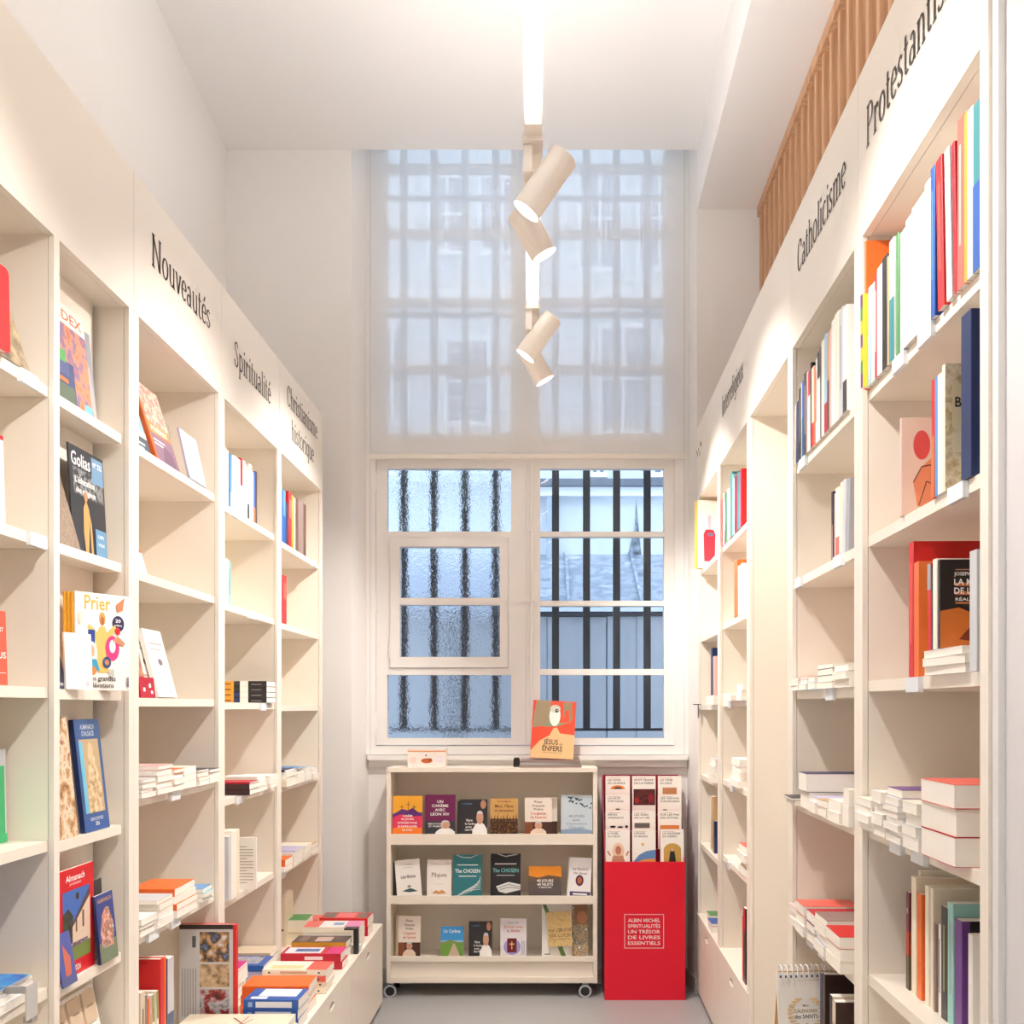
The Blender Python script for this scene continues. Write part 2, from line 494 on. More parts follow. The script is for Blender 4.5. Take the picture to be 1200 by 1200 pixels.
# baseboards of the niche
bbm = paint((205, 200, 196), 0.5, 0.02)
struct('baseboard_right', MB().prism([(0.795, D1 - .012), (0.86, D1 - .012), (0.86, D1), (0.807, D1), (0.780, D2), (0.768, D2)], 0, 0.083), bbm, 'baseboard at the foot of the window niche by the red stand')
struct('baseboard_back', MB().box(-0.99, 0.768, D2 - .012, D2, 0, 0.083), bbm, 'baseboard under the window')
struct('baseboard_left', MB().prism([(-1.7, D1 - .012), (-1.038, D1 - .012), (-0.981, D2), (-0.993, D2), (-1.05, D1), (-1.7, D1)], 0, 0.083), bbm, 'baseboard of the pier beside the left bookcases')

# ------------------------------------------------------------------ wooden slat screen over the right bookcases
WOOD = bpy.data.materials.new('oak_slats'); WOOD.use_nodes = True
nt = WOOD.node_tree; b = nt.nodes['Principled BSDF']; b.inputs['Roughness'].default_value = 0.5
tc = nt.nodes.new('ShaderNodeTexCoord'); mp = nt.nodes.new('ShaderNodeMapping'); mp.inputs['Scale'].default_value = (30, 30, 1.5)
nz = nt.nodes.new('ShaderNodeTexNoise'); nz.inputs['Scale'].default_value = 2.0; nz.inputs['Detail'].default_value = 5
cr = nt.nodes.new('ShaderNodeValToRGB'); cr.color_ramp.elements[0].color = lin((178, 128, 92)); cr.color_ramp.elements[1].color = lin((214, 172, 134))
cr.color_ramp.elements[0].position = .3; cr.color_ramp.elements[1].position = .7
nt.links.new(tc.outputs['Object'], mp.inputs['Vector']); nt.links.new(mp.outputs['Vector'], nz.inputs['Vector']); nt.links.new(nz.outputs['Fac'], cr.inputs['Fac']); nt.links.new(cr.outputs['Color'], b.inputs['Base Color'])
F = FR(5.48)
sc_ = thing('slat_screen', 'vertical oak slat screen standing on top of the right bookcases', 'slat screen', F @ T(0, 0.33, 0))
SL = 3.82
new('top_rail', MB().box(0, SL, -0.012, 0.06, 4.155, 4.208), WOOD, sc_)
new('bottom_rail', MB().box(0, SL, 0.0, 0.05, 3.035, 3.07), WOOD, sc_)
slat_me = MB().box(0, 0.03, 0, 0.045, 3.07, 4.155).mesh('slat', [WOOD])
for k in range(32):
    new('slat', slat_me, None, sc_, T(0.005 + k * 0.1225, 0, 0))

# ================================================================== window
def wx(px, d=D2): return (px - 641) * d / 1200.0
def wz(py, d=D2): return EYE + (828 - py) * d / 1200.0
Y0, Y1 = D2 - 0.005, D2 + 0.05
def frame_rect(mb, x0, x1, y0, y1, gx0, gx1, gy0, gy1, ya=Y0, yb=Y1):
    """a frame given in picture pixels of the window plane: outer rectangle minus glass rectangle"""
    a0, a1, b0, b1 = wx(x0), wx(x1), wz(y1), wz(y0)
    c0, c1, e0, e1 = wx(gx0), wx(gx1), wz(gy1), wz(gy0)
    mb.box(a0, c0, ya, yb, b0, b1); mb.box(c1, a1, ya, yb, b0, b1)
    mb.box(c0, c1, ya, yb, b0, e0); mb.box(c0, c1, ya, yb, e1, b1)
    return mb
win = MB()
frame_rect(win, 430, 807, -5, 884, 441, 790, 20, 874, D2 - .03, D2 + .08)
win.box(wx(441), wx(790), D2 - .03, D2 + .08, wz(537), wz(515))                       # transom
win.box(wx(441), wx(790), D2 - .01, D2 + .07, wz(884), wz(874))
window = new('window_1', win, WINPAINT); window['kind'] = 'structure'; window['label'] = 'tall white window with barred panes behind the display cart'
new('sill', MB().box(-0.992, 0.779, D2 - 0.055, D2 + .02, 1.245, 1.272), WINPAINT, window)
new('sill_moulding', MB().box(-0.99, 0.778, D2 - 0.02, D2, 1.205, 1.245), WINPAINT, window)

CLEAR = bpy.data.materials.new('clear_glass'); CLEAR.use_nodes = True
nt = CLEAR.node_tree; nt.nodes.remove(nt.nodes['Principled BSDF'])
tr = nt.nodes.new('ShaderNodeBsdfTransparent'); tr.inputs[0].default_value = (.93, .97, 1, 1)
gl = nt.nodes.new('ShaderNodeBsdfGlossy'); gl.inputs['Roughness'].default_value = 0.02
fr = nt.nodes.new('ShaderNodeFresnel'); fr.inputs['IOR'].default_value = 1.3
ms = nt.nodes.new('ShaderNodeMixShader')
nt.links.new(fr.outputs[0], ms.inputs[0]); nt.links.new(tr.outputs[0], ms.inputs[1]); nt.links.new(gl.outputs[0], ms.inputs[2]); nt.links.new(ms.outputs[0], nt.nodes['Material Output'].inputs[0])
FROST = bpy.data.materials.new('hammered_glass'); FROST.use_nodes = True
nt = FROST.node_tree; b = nt.nodes['Principled BSDF']
b.inputs['Base Color'].default_value = (.86, .94, 1, 1); b.inputs['Transmission Weight'].default_value = 1.0; b.inputs['Roughness'].default_value = 0.06; b.inputs['IOR'].default_value = 1.33
tc = nt.nodes.new('ShaderNodeTexCoord'); nz = nt.nodes.new('ShaderNodeTexNoise'); nz.inputs['Scale'].default_value = 48; nz.inputs['Detail'].default_value = 2
bp = nt.nodes.new('ShaderNodeBump'); bp.inputs['Strength'].default_value = .8; bp.inputs['Distance'].default_value = .01
nt.links.new(tc.outputs['Object'], nz.inputs['Vector']); nt.links.new(nz.outputs['Fac'], bp.inputs['Height']); nt.links.new(bp.outputs['Normal'], b.inputs['Normal'])

def pane(parent, x0, x1, y0, y1, m):
    new('pane', MB().box(wx(x0) - .003, wx(x1) + .003, D2 + .02, D2 + .024, wz(y1) - .003, wz(y0) + .003), m, parent)
def hinge(parent, x, y):
    new('hinge', MB().cyl((wx(x), Y0 - .006, wz(y + 10)), (wx(x), Y0 - .006, wz(y - 10)), .008, n=10), WINPAINT, parent)
# lower left casement: fixed panes plus a small opening light, all hammered glass
mb = MB()
frame_rect(mb, 441.2, 616.2, 538, 873, 454, 599, 549, 865)
mb.box(wx(454), wx(599), Y0, Y1, wz(630), wz(623)); mb.box(wx(454), wx(599), Y0, Y1, wz(791), wz(783))
mb.box(wx(454), wx(457), Y0, Y1, wz(783), wz(630)); mb.box(wx(596), wx(599), Y0, Y1, wz(783), wz(630))
cs = new('casement', mb, WINPAINT, window)
pane(cs, 454, 599, 549, 623, FROST); pane(cs, 454, 599, 791, 865, FROST)
for y in (566, 707, 846): hinge(cs, 441, y)
mb = MB(); frame_rect(mb, 457.6, 595.4, 630.6, 782.4, 469, 586, 641, 770, Y0 - .012, Y1)
mb.box(wx(469), wx(586), Y0 - .012, Y1, wz(709), wz(701))
vn = new('opening_light', mb, WINPAINT, window)
pane(vn, 469, 586, 641, 701, FROST); pane(vn, 469, 586, 709, 770, FROST)
for y in (648, 762): hinge(vn, 457, y)
new('latch', MB().cyl((wx(591), Y0 - .03, wz(703)), (wx(591), Y0 - .01, wz(703)), .012, n=12), WINPAINT, vn)
# lower right casement, clear panes
mb = MB()
frame_rect(mb, 616.5, 790, 538, 873, 633, 778, 549, 865)
for a, c in ((623, 629), (704, 710), (784, 791)):
    mb.box(wx(633), wx(778), Y0 + .004, Y1, wz(c), wz(a))
cs = new('casement', mb, WINPAINT, window)
for a, c in ((549, 623), (629, 704), (710, 784), (791, 865)): pane(cs, 633, 778, a, c, CLEAR)
for y in (566, 707, 846): hinge(cs, 790.5, y)
bolt = MB().cyl((wx(623), Y0 - .016, wz(868)), (wx(623), Y0 - .016, wz(544)), .008, n=8).box(wx(611), wx(627), Y0 - .02, Y0, wz(706), wz(700))
for y in (620, 730, 765): bolt.box(wx(620), wx(626), Y0 - .022, Y0, wz(y + 3), wz(y - 3))
new('espagnolette_bolt', bolt, WINPAINT, cs)
# upper casements behind the blind
for x0, x1, g0, g1 in ((441.2, 616.2, 454, 599), (616.5, 790, 633, 778)):
    mb = MB(); frame_rect(mb, x0, x1, 21, 514, g0, g1, 120, 508)
    for y in (196, 273, 353, 432):
        mb.box(wx(g0), wx(g1), Y0 + .004, Y1, wz(y + 4), wz(y - 4))
    cs = new('casement', mb, WINPAINT, window)
    for a, c in ((120, 192), (200, 269), (277, 349), (357, 428), (436, 508)): pane(cs, g0, g1, a, c, CLEAR)

# ------------------------------------------------------------------ roller blind
BLIND = bpy.data.materials.new('screen_blind_fabric'); BLIND.use_nodes = True
nt = BLIND.node_tree; nt.nodes.remove(nt.nodes['Principled BSDF'])
tr = nt.nodes.new('ShaderNodeBsdfTransparent'); df = nt.nodes.new('ShaderNodeBsdfDiffuse'); tl = nt.nodes.new('ShaderNodeBsdfTranslucent')
df.inputs[0].default_value = (.9, .9, .9, 1); tl.inputs[0].default_value = (.96, .96, .96, 1)
m1 = nt.nodes.new('ShaderNodeMixShader'); m1.inputs[0].default_value = .58
m2 = nt.nodes.new('ShaderNodeMixShader'); m2.inputs[0].default_value = .89
nt.links.new(df.outputs[0], m1.inputs[1]); nt.links.new(tl.outputs[0], m1.inputs[2]); nt.links.new(tr.outputs[0], m2.inputs[1]); nt.links.new(m1.outputs[0], m2.inputs[2]); nt.links.new(m2.outputs[0], nt.nodes['Material Output'].inputs[0])
DB = 5.62
bl = thing('roller_blind', 'white translucent roller blind drawn halfway down the tall window', 'blind', T(0, DB, 0))
bx0, bx1 = wx(434, DB), wx(802, DB)
fab = MB(); fab.quad([(bx0, 0, wz(536, DB)), (bx1, 0, wz(536, DB)), (bx1, 0, 4.82), (bx0, 0, 4.82)])
new('blind_fabric', fab, BLIND, bl)
new('bottom_bar', MB().box(bx0, bx1, -.008, .008, wz(538, DB), wz(532, DB)), paint((226, 220, 212), .5, .01), bl)
new('roller', MB().cyl((bx0, 0, 4.84), (bx1, 0, 4.84), .025, n=16), WINPAINT, bl)
for s in (bx0 + .0, bx1 - .0):
    new('guide_cable', MB().cyl((s, 0, 1.275), (s, 0, 4.84), .0012, n=6), paint((180, 190, 205), .4), bl)

# ================================================================== outside the window
DG = 5.95
gr = thing('window_bars', 'dark iron security bars outside the tall window', 'window bars', T(0, DG, 0))
for px in (473.3, 508.7, 545, 581, 651, 687.3, 722.5, 758.3):
    new('bar', MB().box(wx(px, DG) - .0205, wx(px, DG) + .0205, -.012, .012, wz(854, DG), 4.95), BARS, gr)
for py, hh in ((855, .008), (368, .016), (231, .016)):
    new('crossbar', MB().box(wx(430, DG), wx(806, DG), .013, .025, wz(py, DG) - hh, wz(py, DG) + hh), BARS, gr)
# board fence, zinc roof and facade across the light well
DF = 7.5
fence = thing('board_fence', 'pale grey vertical board fence outside behind the window bars', 'fence', T(0, DF, 0))
bm_ = paint((160, 164, 172), .7, .10, 4.0)
zt = wz(722, DF)
for k in range(22):
    x = -2.42 + k * .22 + rnd.uniform(-.004, .004)
    new('board', MB().box(x, x + .214, rnd.uniform(-.004, .004), .03, .2, zt - rnd.uniform(0, .01)), bm_, fence)
new('top_rail', MB().box(-2.45, 2.45, -.03, .05, zt, zt + .03), BARS, fence)
new('capping', MB().box(-2.45, 2.45, -.05, .07, zt + .03, zt + .06), paint((205, 214, 226), .5), fence)
new('post', MB().box(wx(531, 7.2) - .028, wx(531, 7.2) + .028, -.30, -.25, 0.0, wz(716, 7.2)), BARS, fence)
struct('outside_ground', MB().box(-6, 6, 6.0, 14, -.06, -.01), paint((120, 122, 126), .9, .1), 'paved light well outside the window')
DZ = 8.7
zinc = picture([(92, 98, 112), (146, 154, 168), (112, 120, 134), (168, 176, 188)], 5.0, 1.3, (1, 1, 1))
mb = MB(); z0, z1 = wz(712, 7.7), wz(650, DZ)
mb.prism([(7.62, z0), (DZ, z1), (DZ, z1 - .06), (7.62, z0 - .06)], -3, 3, 0, 'x')
rf = new('lean_to_roof', mb, zinc); tag(rf, 'weathered zinc lean-to roof outside the clear right panes', 'roof')
for k in range(11):
    x = -2.6 + k * .55
    s = MB(); s.prism([(7.62, z0 + .001), (DZ, z1 + .001), (DZ, z1 + .028), (7.62, z0 + .028)], x, x + .025, 0, 'x')
    new('standing_seam', s, zinc, rf)
fac = thing('building_facade', 'pale rendered building facade across the light well', 'building', T(0, DZ, 0))
rend = picture([(168, 176, 186), (196, 202, 208), (182, 190, 198)], 1.2, 4.0)
new('wall', MB().box(-7, 7, 0.0, .3, 0, 13), rend, fac)
new('gutter', MB().box(-7, 7, -.14, 0, wz(573, DZ), wz(565, DZ)), paint((92, 98, 110), .6, .1), fac)
new('cornice', MB().box(-7, 7, -.08, 0, wz(583, DZ), wz(573, DZ)), paint((226, 232, 238), .6, .03), fac)
new('drainpipe', MB().cyl((wx(644, DZ), -.06, 0), (wx(644, DZ), -.06, wz(583, DZ)), .03, n=10), paint((150, 160, 172), .5), fac)
stain = MB(); stain.quad([(wx(735, DZ), -.003, wz(655, DZ)), (wx(752, DZ), -.003, wz(655, DZ)), (wx(748, DZ), -.003, wz(615, DZ)), (wx(745.5, DZ), -.003, wz(583, DZ)), (wx(744, DZ), -.003, wz(615, DZ))])
new('damp_stain', stain, picture([(70, 76, 84), (120, 130, 140), (160, 170, 182)], 14, 2.0), fac)
gm = paint((104, 116, 134), .15, .1); wm = paint((226, 230, 234), .6)
for x0, x1, y0, y1 in ((560, 618, 205, 300), (500, 548, 205, 300), (676, 730, 195, 320), (745, 800, 195, 320), (520, 575, 395, 500), (700, 760, 380, 510), (440, 480, 380, 500), (690, 712, 520, 560), (762, 790, 520, 560)):
    wd = new('window', MB().box(wx(x0, DZ), wx(x1, DZ), -.03, .01, wz(y1, DZ), wz(y0, DZ)), wm, fac)
    xm = (x0 + x1) / 2
    for a, c in ((x0 + 5, xm - 2), (xm + 2, x1 - 5)):
        ym = (y0 + y1) / 2
        for e, g in ((y0 + 6, ym - 2), (ym + 2, y1 - 6)):
            new('pane', MB().box(wx(a, DZ), wx(c, DZ), -.035, -.028, wz(g, DZ), wz(e, DZ)), gm, wd)
new('string_course', MB().box(-7, 7, -.06, 0, wz(352, DZ), wz(340, DZ)), wm, fac)

# ================================================================== track lighting
TZ = 3.265
ta = Vector((-0.020, -2.8)); tb_ = Vector((-0.065, 4.72))
def tx(d): return -0.033 + (d - 2.5) * (-0.029 / 1.876)
tr_ = thing('track_light', 'white suspended linear track light along the aisle ceiling', 'light', T(0, 0, TZ))
def tseg(d0, d1, z0, z1, hw):
    return MB().prism([(tx(d0) - hw, d0), (tx(d0) + hw, d0), (tx(d1) + hw, d1), (tx(d1) - hw, d1)], z0, z1)
new('track_profile', tseg(-2.9, 4.66, .012, .062, .027), LAMPWHITE, tr_)
DIFF = emitter('led_diffuser', (1.0, .965, .915), STRIP_E)
for d0, d1 in ((-2.6, -1.2), (-.8, .2), (.62, 1.58), (2.02, 3.02), (3.42, 4.376)):
    new('led_diffuser', tseg(d0, d1, -.006, .012, .0235), DIFF, tr_)
ADDED_UP = emitter('added_uplight', (1.0, .985, .965), UP_E)  # unseen glowing strips added above the track to brighten the ceiling
for d0, d1 in ((-2.8, -1.2), (-1.1, .3), (.4, 1.6), (1.7, 3.0), (3.1, 4.6)):
    new('added_uplight', tseg(d0, d1, .0625, .066, .018), ADDED_UP, tr_)
for d0, d1 in ((-1.2, -.8), (.2, .62), (1.58, 2.02), (3.02, 3.42), (4.376, 4.66)):
    new('cover_plate', tseg(d0, d1, 0.0, .012, .0235), LAMPWHITE, tr_)
for d in (-2.0, 0.0, 2.2, 4.5):
    new('suspension_cable', MB().cyl((tx(d), d, .06), (tx(d), d, CZ - TZ - .003), .0014, n=6), paint((200, 200, 200), .3), tr_)

LENS = emitter('spot_lens', (1.0, .95, .88), 14.0)
def spotlight(d, direc, label, dz=0.0, off=0.0, power=SPOT_W, tail=.085):
    root = thing('spotlight', label, 'light', T(tx(d), d, TZ), 'spotlights on the track')
    ad = MB().box(-.03, .03, -.05, .05, -.016, .0).box(-.029, -.002, -.03, .03, -.10, -.016)
    new('adapter', ad, LAMPWHITE, root)
    dv = Vector(direc).normalized()
    c = Vector((off, 0, -.11 + dz))
    p0, p1 = c - dv * tail, c + dv * .115
    hd = MB().cyl(p0, p1, .045, .045, 36, 0, False)
    hd.cyl(p0 - dv * .006, p0, .038, .045, 36, 0, True)
    hd.cyl(p1, p1 - dv * .014, .045, .041, 36, 0, False)
    smooth(new('lamp_head', hd, LAMPWHITE, root))
    new('lens', MB().cyl(p1 - dv * .0145, p1 - dv * .0135, .041, .041, 32), LENS, root)
    new('pivot_bracket', MB().cyl((-.014, 0, -.085), tuple(c), .012, n=12), LAMPWHITE, root)
    ld = bpy.data.lights.new('spot_beam', 'SPOT')
    ld.energy = power; ld.color = WARM; ld.spot_size = math.radians(98); ld.spot_blend = .75; ld.shadow_soft_size = .035
    lo = bpy.data.objects.new('spot_beam', ld); scene.collection.objects.link(lo); lo.parent = root
    lo.location = p1 + dv * .01
    lo.rotation_euler = dv.to_track_quat('-Z', 'Y').to_euler()
nm = [(4.46, 'far'), (3.13, 'near')]
spotlight(3.14, (-.58, .05, -.81), 'larger white spotlight head tilted left below the lit strip end', 0, .045)
spotlight(3.42, (.50, .10, -.86), 'white spotlight head tilted right, half hidden behind the larger one', -.005, -.02, tail=.045)
spotlight(4.44, (-.58, .05, -.81), 'smaller far white spotlight head tilted left before the blind', 0, .035, power=SPOT_W * 1.5)
spotlight(4.72 - .06, (.50, .10, -.86), 'farthest white spotlight head tilted right at the track end', -.03, .0, tail=.05, power=SPOT_W * 1.5)
for d in (1.70, .32, -1.08):
    wd_ = {1.70: 'overhead', .32: 'above the viewer', -1.08: 'behind the viewer'}[d]
    spotlight(d, (-.58, .05, -.81), f'white track spotlight tilted left, {wd_}', 0, .04, SPOT_W * (1.0 if d > 1 else .8))
    spotlight(d + .22, (.50, .10, -.86), f'white track spotlight tilted right, {wd_}', 0, -.02, SPOT_W * (.75 if d > 1 else .25))

# ================================================================== bookcases
PT = .034                                       # panel thickness
Z = lambda r: EYE + r
def panel(root, x0, x1, D, z0, z1):
    p = new('side_panel', MB().box(x0, x1, .014, D, z0, z1), MELAMINE, root)
    new('front_edge', MB().box(x0, x1, 0, .0125, z0, z1), EDGE, p)
def bookcase(F, W, cols, label, sign=None, base=.44, D=.30, top=1.49, fas=1.10, edges=None, two=None):
    """cols: list of (x0, x1, [shelf undersides relative to the eye], depth of the back)"""
    root = thing('bookcase', label, 'bookcase', F)
    zb = base
    zt = Z(fas)
    panel(root, 0.0005, PT, D, zb, zt); panel(root, W - PT, W - .0005, D, zb, zt)
    for (a, _, _, _) in cols[1:]:
        panel(root, a - .027, a, D, zb, zt)
    new('top_panel', MB().box(0.001, W - .001, .021, D, zt, zt + .022), MELAMINE, root)
    new('back_panel', MB().box(0.001, W - .001, D, D + .012, zb, Z(top)), MELAMINE, root)
    for xa, xb in ((.0012, .02), (W - .02, W - .0012)):
        new('fascia_return', MB().box(xa, xb, .0205, D, zt + .0225, Z(top)), MELAMINE, root)
    f = new('fascia', MB().box(.0012, W - .0012, 0, .02, zt, Z(top)), EDGE, root)
    shelves = []
    for (a, c, zs, dep) in cols:
        if dep < D - .02:
            new('false_back', MB().box(a, c, dep, dep + .012, zb, zt), MELAMINE, root)
        ss = []
        for r in zs:
            ss.append(new('shelf', MB().box(a, c, .0145, dep, Z(r), Z(r) + .025), MELAMINE, root))
        shelves.append(ss)
    if sign:
        mb = MB()
        for txt, zz, hh, ww in sign:
            if txt == '?':
                for (a, c) in ((-.2, .03), (-.17, .05), (-.12, .02), (-.09, .06), (-.05, .03), (-.03, .07), (.02, .045), (.06, .06), (.1, .03), (.13, .075), (-.21, .0), (.17, .06)):
                    mb.box(a - .006, a + .006, -.0012, 0, Z(zz) + c, Z(zz) + c + .02)
                continue
            for q in serif_quads(txt, hh, ww):
                mb.quad([(W / 2 + x, -.0012, Z(zz) + y) for x, y in q])
        new('sign_lettering', mb, LETTER, f)
    return root, shelves

def ring_board(x0, x1, z0, z1, y0, y1, cx, cz, rx_, rz_, n=20):
    """drawer front with an oval finger hole right through it"""
    me = bpy.data.meshes.new('drawer_front'); bm = bmesh.new()
    out = [bm.verts.new((x, y0, z)) for x, z in ((x0, z0), (x1, z0), (x1, z1), (x0, z1))]
    inn = [bm.verts.new((cx + rx_ * math.cos(2 * PI * k / n), y0, cz + rz_ * math.sin(2 * PI * k / n))) for k in range(n)]
    es = [bm.edges.new((out[k], out[(k + 1) % 4])) for k in range(4)] + [bm.edges.new((inn[k], inn[(k + 1) % n])) for k in range(n)]
    bmesh.ops.triangle_fill(bm, edges=es, use_beauty=True)
    g = bmesh.ops.extrude_face_region(bm, geom=bm.faces[:])
    bmesh.ops.translate(bm, verts=[v for v in g['geom'] if isinstance(v, bmesh.types.BMVert)], vec=(0, y1 - y0, 0))
    bmesh.ops.recalc_face_normals(bm, faces=bm.faces[:])
    bm.to_mesh(me); bm.free()
    me.materials.append(MELAMINE)
    return me
def base_cabinet(F, W, H, y0, D, label, slot=True):
    """low cabinet, front at y = y0 (negative = in front of the bookcase)"""
    r = thing('base_cabinet', label, 'cabinet', F)
    new('cabinet_top', MB().box(.001, W - .001, y0, D, H - .02, H), MELAMINE, r)
    new('cabinet_body', MB().box(.001, W - .001, y0 + .05, D, .06, H - .0205), MELAMINE, r)
    new('plinth', MB().box(.001, W - .001, y0 + .035, D, 0.0, .0595), paint((200, 186, 166), .5), r)
    new('drawer_front', ring_board(.002, W - .002, .03, H - .022, y0 + .001, y0 + .02, W / 2, H - .062, .05, .016), None, r)
    return r

LA, LB_, LC, LD, LE = 1.95, 2.851, 3.62, 4.40, 5.25
ua, sa = bookcase(FL(LA), LB_ - LA, [(PT, .438, [.722, .368, .02, -.338, -.68], .30), (.466, LB_ - LA - PT - .016, [.719, .366, .017, -.348, -.696], .092)],
                  'cream bookcase at the left edge holding magazines face out, fascia without lettering', base=.427)
ub, sb_ = bookcase(FL(LB_), LC - LB_, [(PT, LC - LB_ - PT, [.718, .361, 0.0, -.285, -.68], .30)], 'cream bookcase lettered Nouveautés on its fascia', [('Nouveautés', 1.285, .095, .52)], base=.427)
uc, sc2 = bookcase(FL(LC), LD - LC, [(PT, LD - LC - PT, [.708, .350, -.01, -.36, -.73], .30)], 'cream bookcase lettered Spiritualité on its fascia', [('Spiritualité', 1.255, .095, .50)], base=.427)
ud, sd = bookcase(FL(LD), LE - LD, [(PT, LE - LD - PT, [.70, .342, -.02, -.375, -.745], .30)], 'cream bookcase lettered Christianisme historique next to the window', [('Christianisme', 1.335, .092, .60), ('historique', 1.20, .092, .44)], base=.427)
base_cabinet(FL(LA), LB_ - LA, .427, -.308, .30, 'low cream drawer base under the magazine bookcase')
base_cabinet(FL(LB_), LC - LB_, .427, -.308, .30, 'low cream drawer base under the Nouveautés bookcase')
base_cabinet(FL(LC), LD - LC, .427, -.308, .30, 'low cream drawer base under the Spiritualité bookcase')
base_cabinet(FL(LD), LE - LD, .427, -.308, .30, 'low cream drawer base nearest the wheeled cart, under Christianisme historique')

R1, R2, R3, R4, R5, R6 = 1.676, 2.43, 3.18, 3.92, 4.70, 5.485
re1, se1 = bookcase(FR(R2), R2 - R1, [(PT, R2 - R1 - PT, [.714, .373, .035, -.306, -.65], .30)], 'cream bookcase lettered Protestantisme at the right edge', [('Protestantisme', 1.285, .095, .62)])
re2, se2 = bookcase(FR(R3), R3 - R2, [(PT, R3 - R2 - PT, [.714, .366, .023, -.317, -.684], .30)], 'cream bookcase lettered Catholicisme', [('Catholicisme', 1.295, .095, .54)])
re3, se3 = bookcase(FR(R4), R4 - R3, [(PT, R4 - R3 - PT, [], .30)], 'tall empty cream niche without shelves between the right bookcases', None, base=0.0)
re4, se4 = bookcase(FR(R5), R5 - R4, [(PT, R5 - R4 - PT, [.703, .350, 0.0, -.355, -.70], .30)], 'cream bookcase lettered Interreligieux', [('Interreligieux', 1.295, .092, .56)])
re5, se5 = bookcase(FR(R6), R6 - R5, [(PT, R6 - R5 - PT, [.70, .342, -.016, -.385, -.75], .30)], 'cream bookcase against the window pier with faded fascia lettering', [('?', 1.29, .09, .4)])
base_cabinet(FR(R2), R2 - R1, .44, -.25, .30, 'low cream drawer base under the Protestantisme bookcase')
base_cabinet(FR(R3), R3 - R2, .44, -.25, .30, 'low cream drawer base under the Catholicisme bookcase')
base_cabinet(FR(R5), R5 - R4, .44, -.004, .30, 'low cream drawer base under the Interreligieux bookcase')
base_cabinet(FR(R6), R6 - R5, .44, -.004, .30, 'low cream drawer base beside the red cardboard stand')

# small price rails and shelf labels
TAGM = paint((232, 236, 240), .25, .01)
def shelf_tag(shelf, u, r, w=.075, h=.03):
    new('shelf_label', MB().box(u, u + w, .004, .0143, Z(r) - .006, Z(r) - .006 + h), TAGM, shelf)
for s, u, r in ((sa[0][1], .34, .368), (sa[0][0], .30, .722), (sb_[0][3], .30, -.285), (sb_[0][4], .12, -.68), (sb_[0][4], .3, -.68), (sc2[0][0], .14, .708), (sc2[0][1], .36, .35), (sc2[0][2], .52, -.01), (sc2[0][3], .2, -.36),
                (sd[0][4], .06, -.745), (sd[0][0], .66, .70)):
    shelf_tag(s, u, r)
for s, u, r in ((se1[0][0], .24, .714), (se1[0][0], .40, .714), (se1[0][1], .56, .373), (se1[0][2], .33, .035), (se1[0][3], .22, -.306), (se1[0][3], .36, -.306), (se2[0][0], .10, .714), (se2[0][1], .04, .366), (se2[0][1], .5, .366),
                (se2[0][2], .42, .023), (se2[0][4], .2, -.684), (se2[0][4], .34, -.684), (se4[0][2], .25, 0.0), (se4[0][4], .2, -.70), (se4[0][3], .3, -.355)):
    shelf_tag(s, u, r)
# ================================================================== wheeled display cart
DC = 5.43
def cx_(px, d=DC): return (px - 641) * d / 1200.0
def cz_(py, d=DC): return EYE + (828 - py) * d / 1200.0
cart = thing('display_cart', 'cream wheeled display cart with three book ledges below the window', 'display cart', T(0, DC, 0))
cx0, cx1 = cx_(453), cx_(700)
CD = .245
ctop, cbot = cz_(900), cz_(1152)
CARTM = paint((242, 232, 217), .42, .015, 5.0)
new('side_panel', MB().box(cx0, cx0 + .022, 0, CD, cbot, ctop - .0225), CARTM, cart)
new('side_panel', MB().box(cx1 - .022, cx1, 0, CD, cbot, ctop - .0225), CARTM, cart)
new('top_panel', MB().box(cx0, cx1, -.004, CD, ctop - .022, ctop), CARTM, cart)
new('back_panel', MB().box(cx0 + .0225, cx1 - .0225, CD - .012, CD, cbot, ctop - .0225), CARTM, cart)
ledge_z = []
for y0, y1 in ((977.5, 990), (1050, 1059.5), (1121, 1127)):
    za, zb = cz_(y1), cz_(y0)
    led = new('ledge', MB().box(cx0 + .0225, cx1 - .0225, .012, CD - .0125, zb - .03, zb - .018), CARTM, cart)
    new('retaining_lip', MB().box(cx0 + .0225, cx1 - .0225, .0, .0115, za, zb), CARTM, led)
    ledge_z.append(zb - .018)
new('bottom_rail', MB().box(cx0 + .0225, cx1 - .0225, .002, .02, cbot, cbot + .03), CARTM, cart)
new('kick_board', MB().box(cx0 + .0225, cx1 - .0225, .014, .022, cbot + .0305, cz_(1128)), CARTM, cart)
new('bottom_panel', MB().box(cx0 + .0225, cx1 - .0225, .0205, CD - .0125, cbot, cbot + .02), CARTM, cart)
rub = paint((34, 34, 36), .6); cgrey = paint((176, 178, 182), .4)
for x in (cx0 + .025, cx1 - .07):
    for y in (CD - .05,):
        w = new('caster', MB().box(x - .012, x + .012, y - .012, y + .02, cbot - .012, cbot - .0005).box(x - .021, x - .017, y - .01, y + .012, .03, cbot - .012).box(x + .017, x + .021, y - .01, y + .012, .03, cbot - .012), cgrey, cart)
        smooth(new('wheel', MB().cyl((x - .016, y, .034), (x + .016, y, .034), .034, n=24), rub, w))
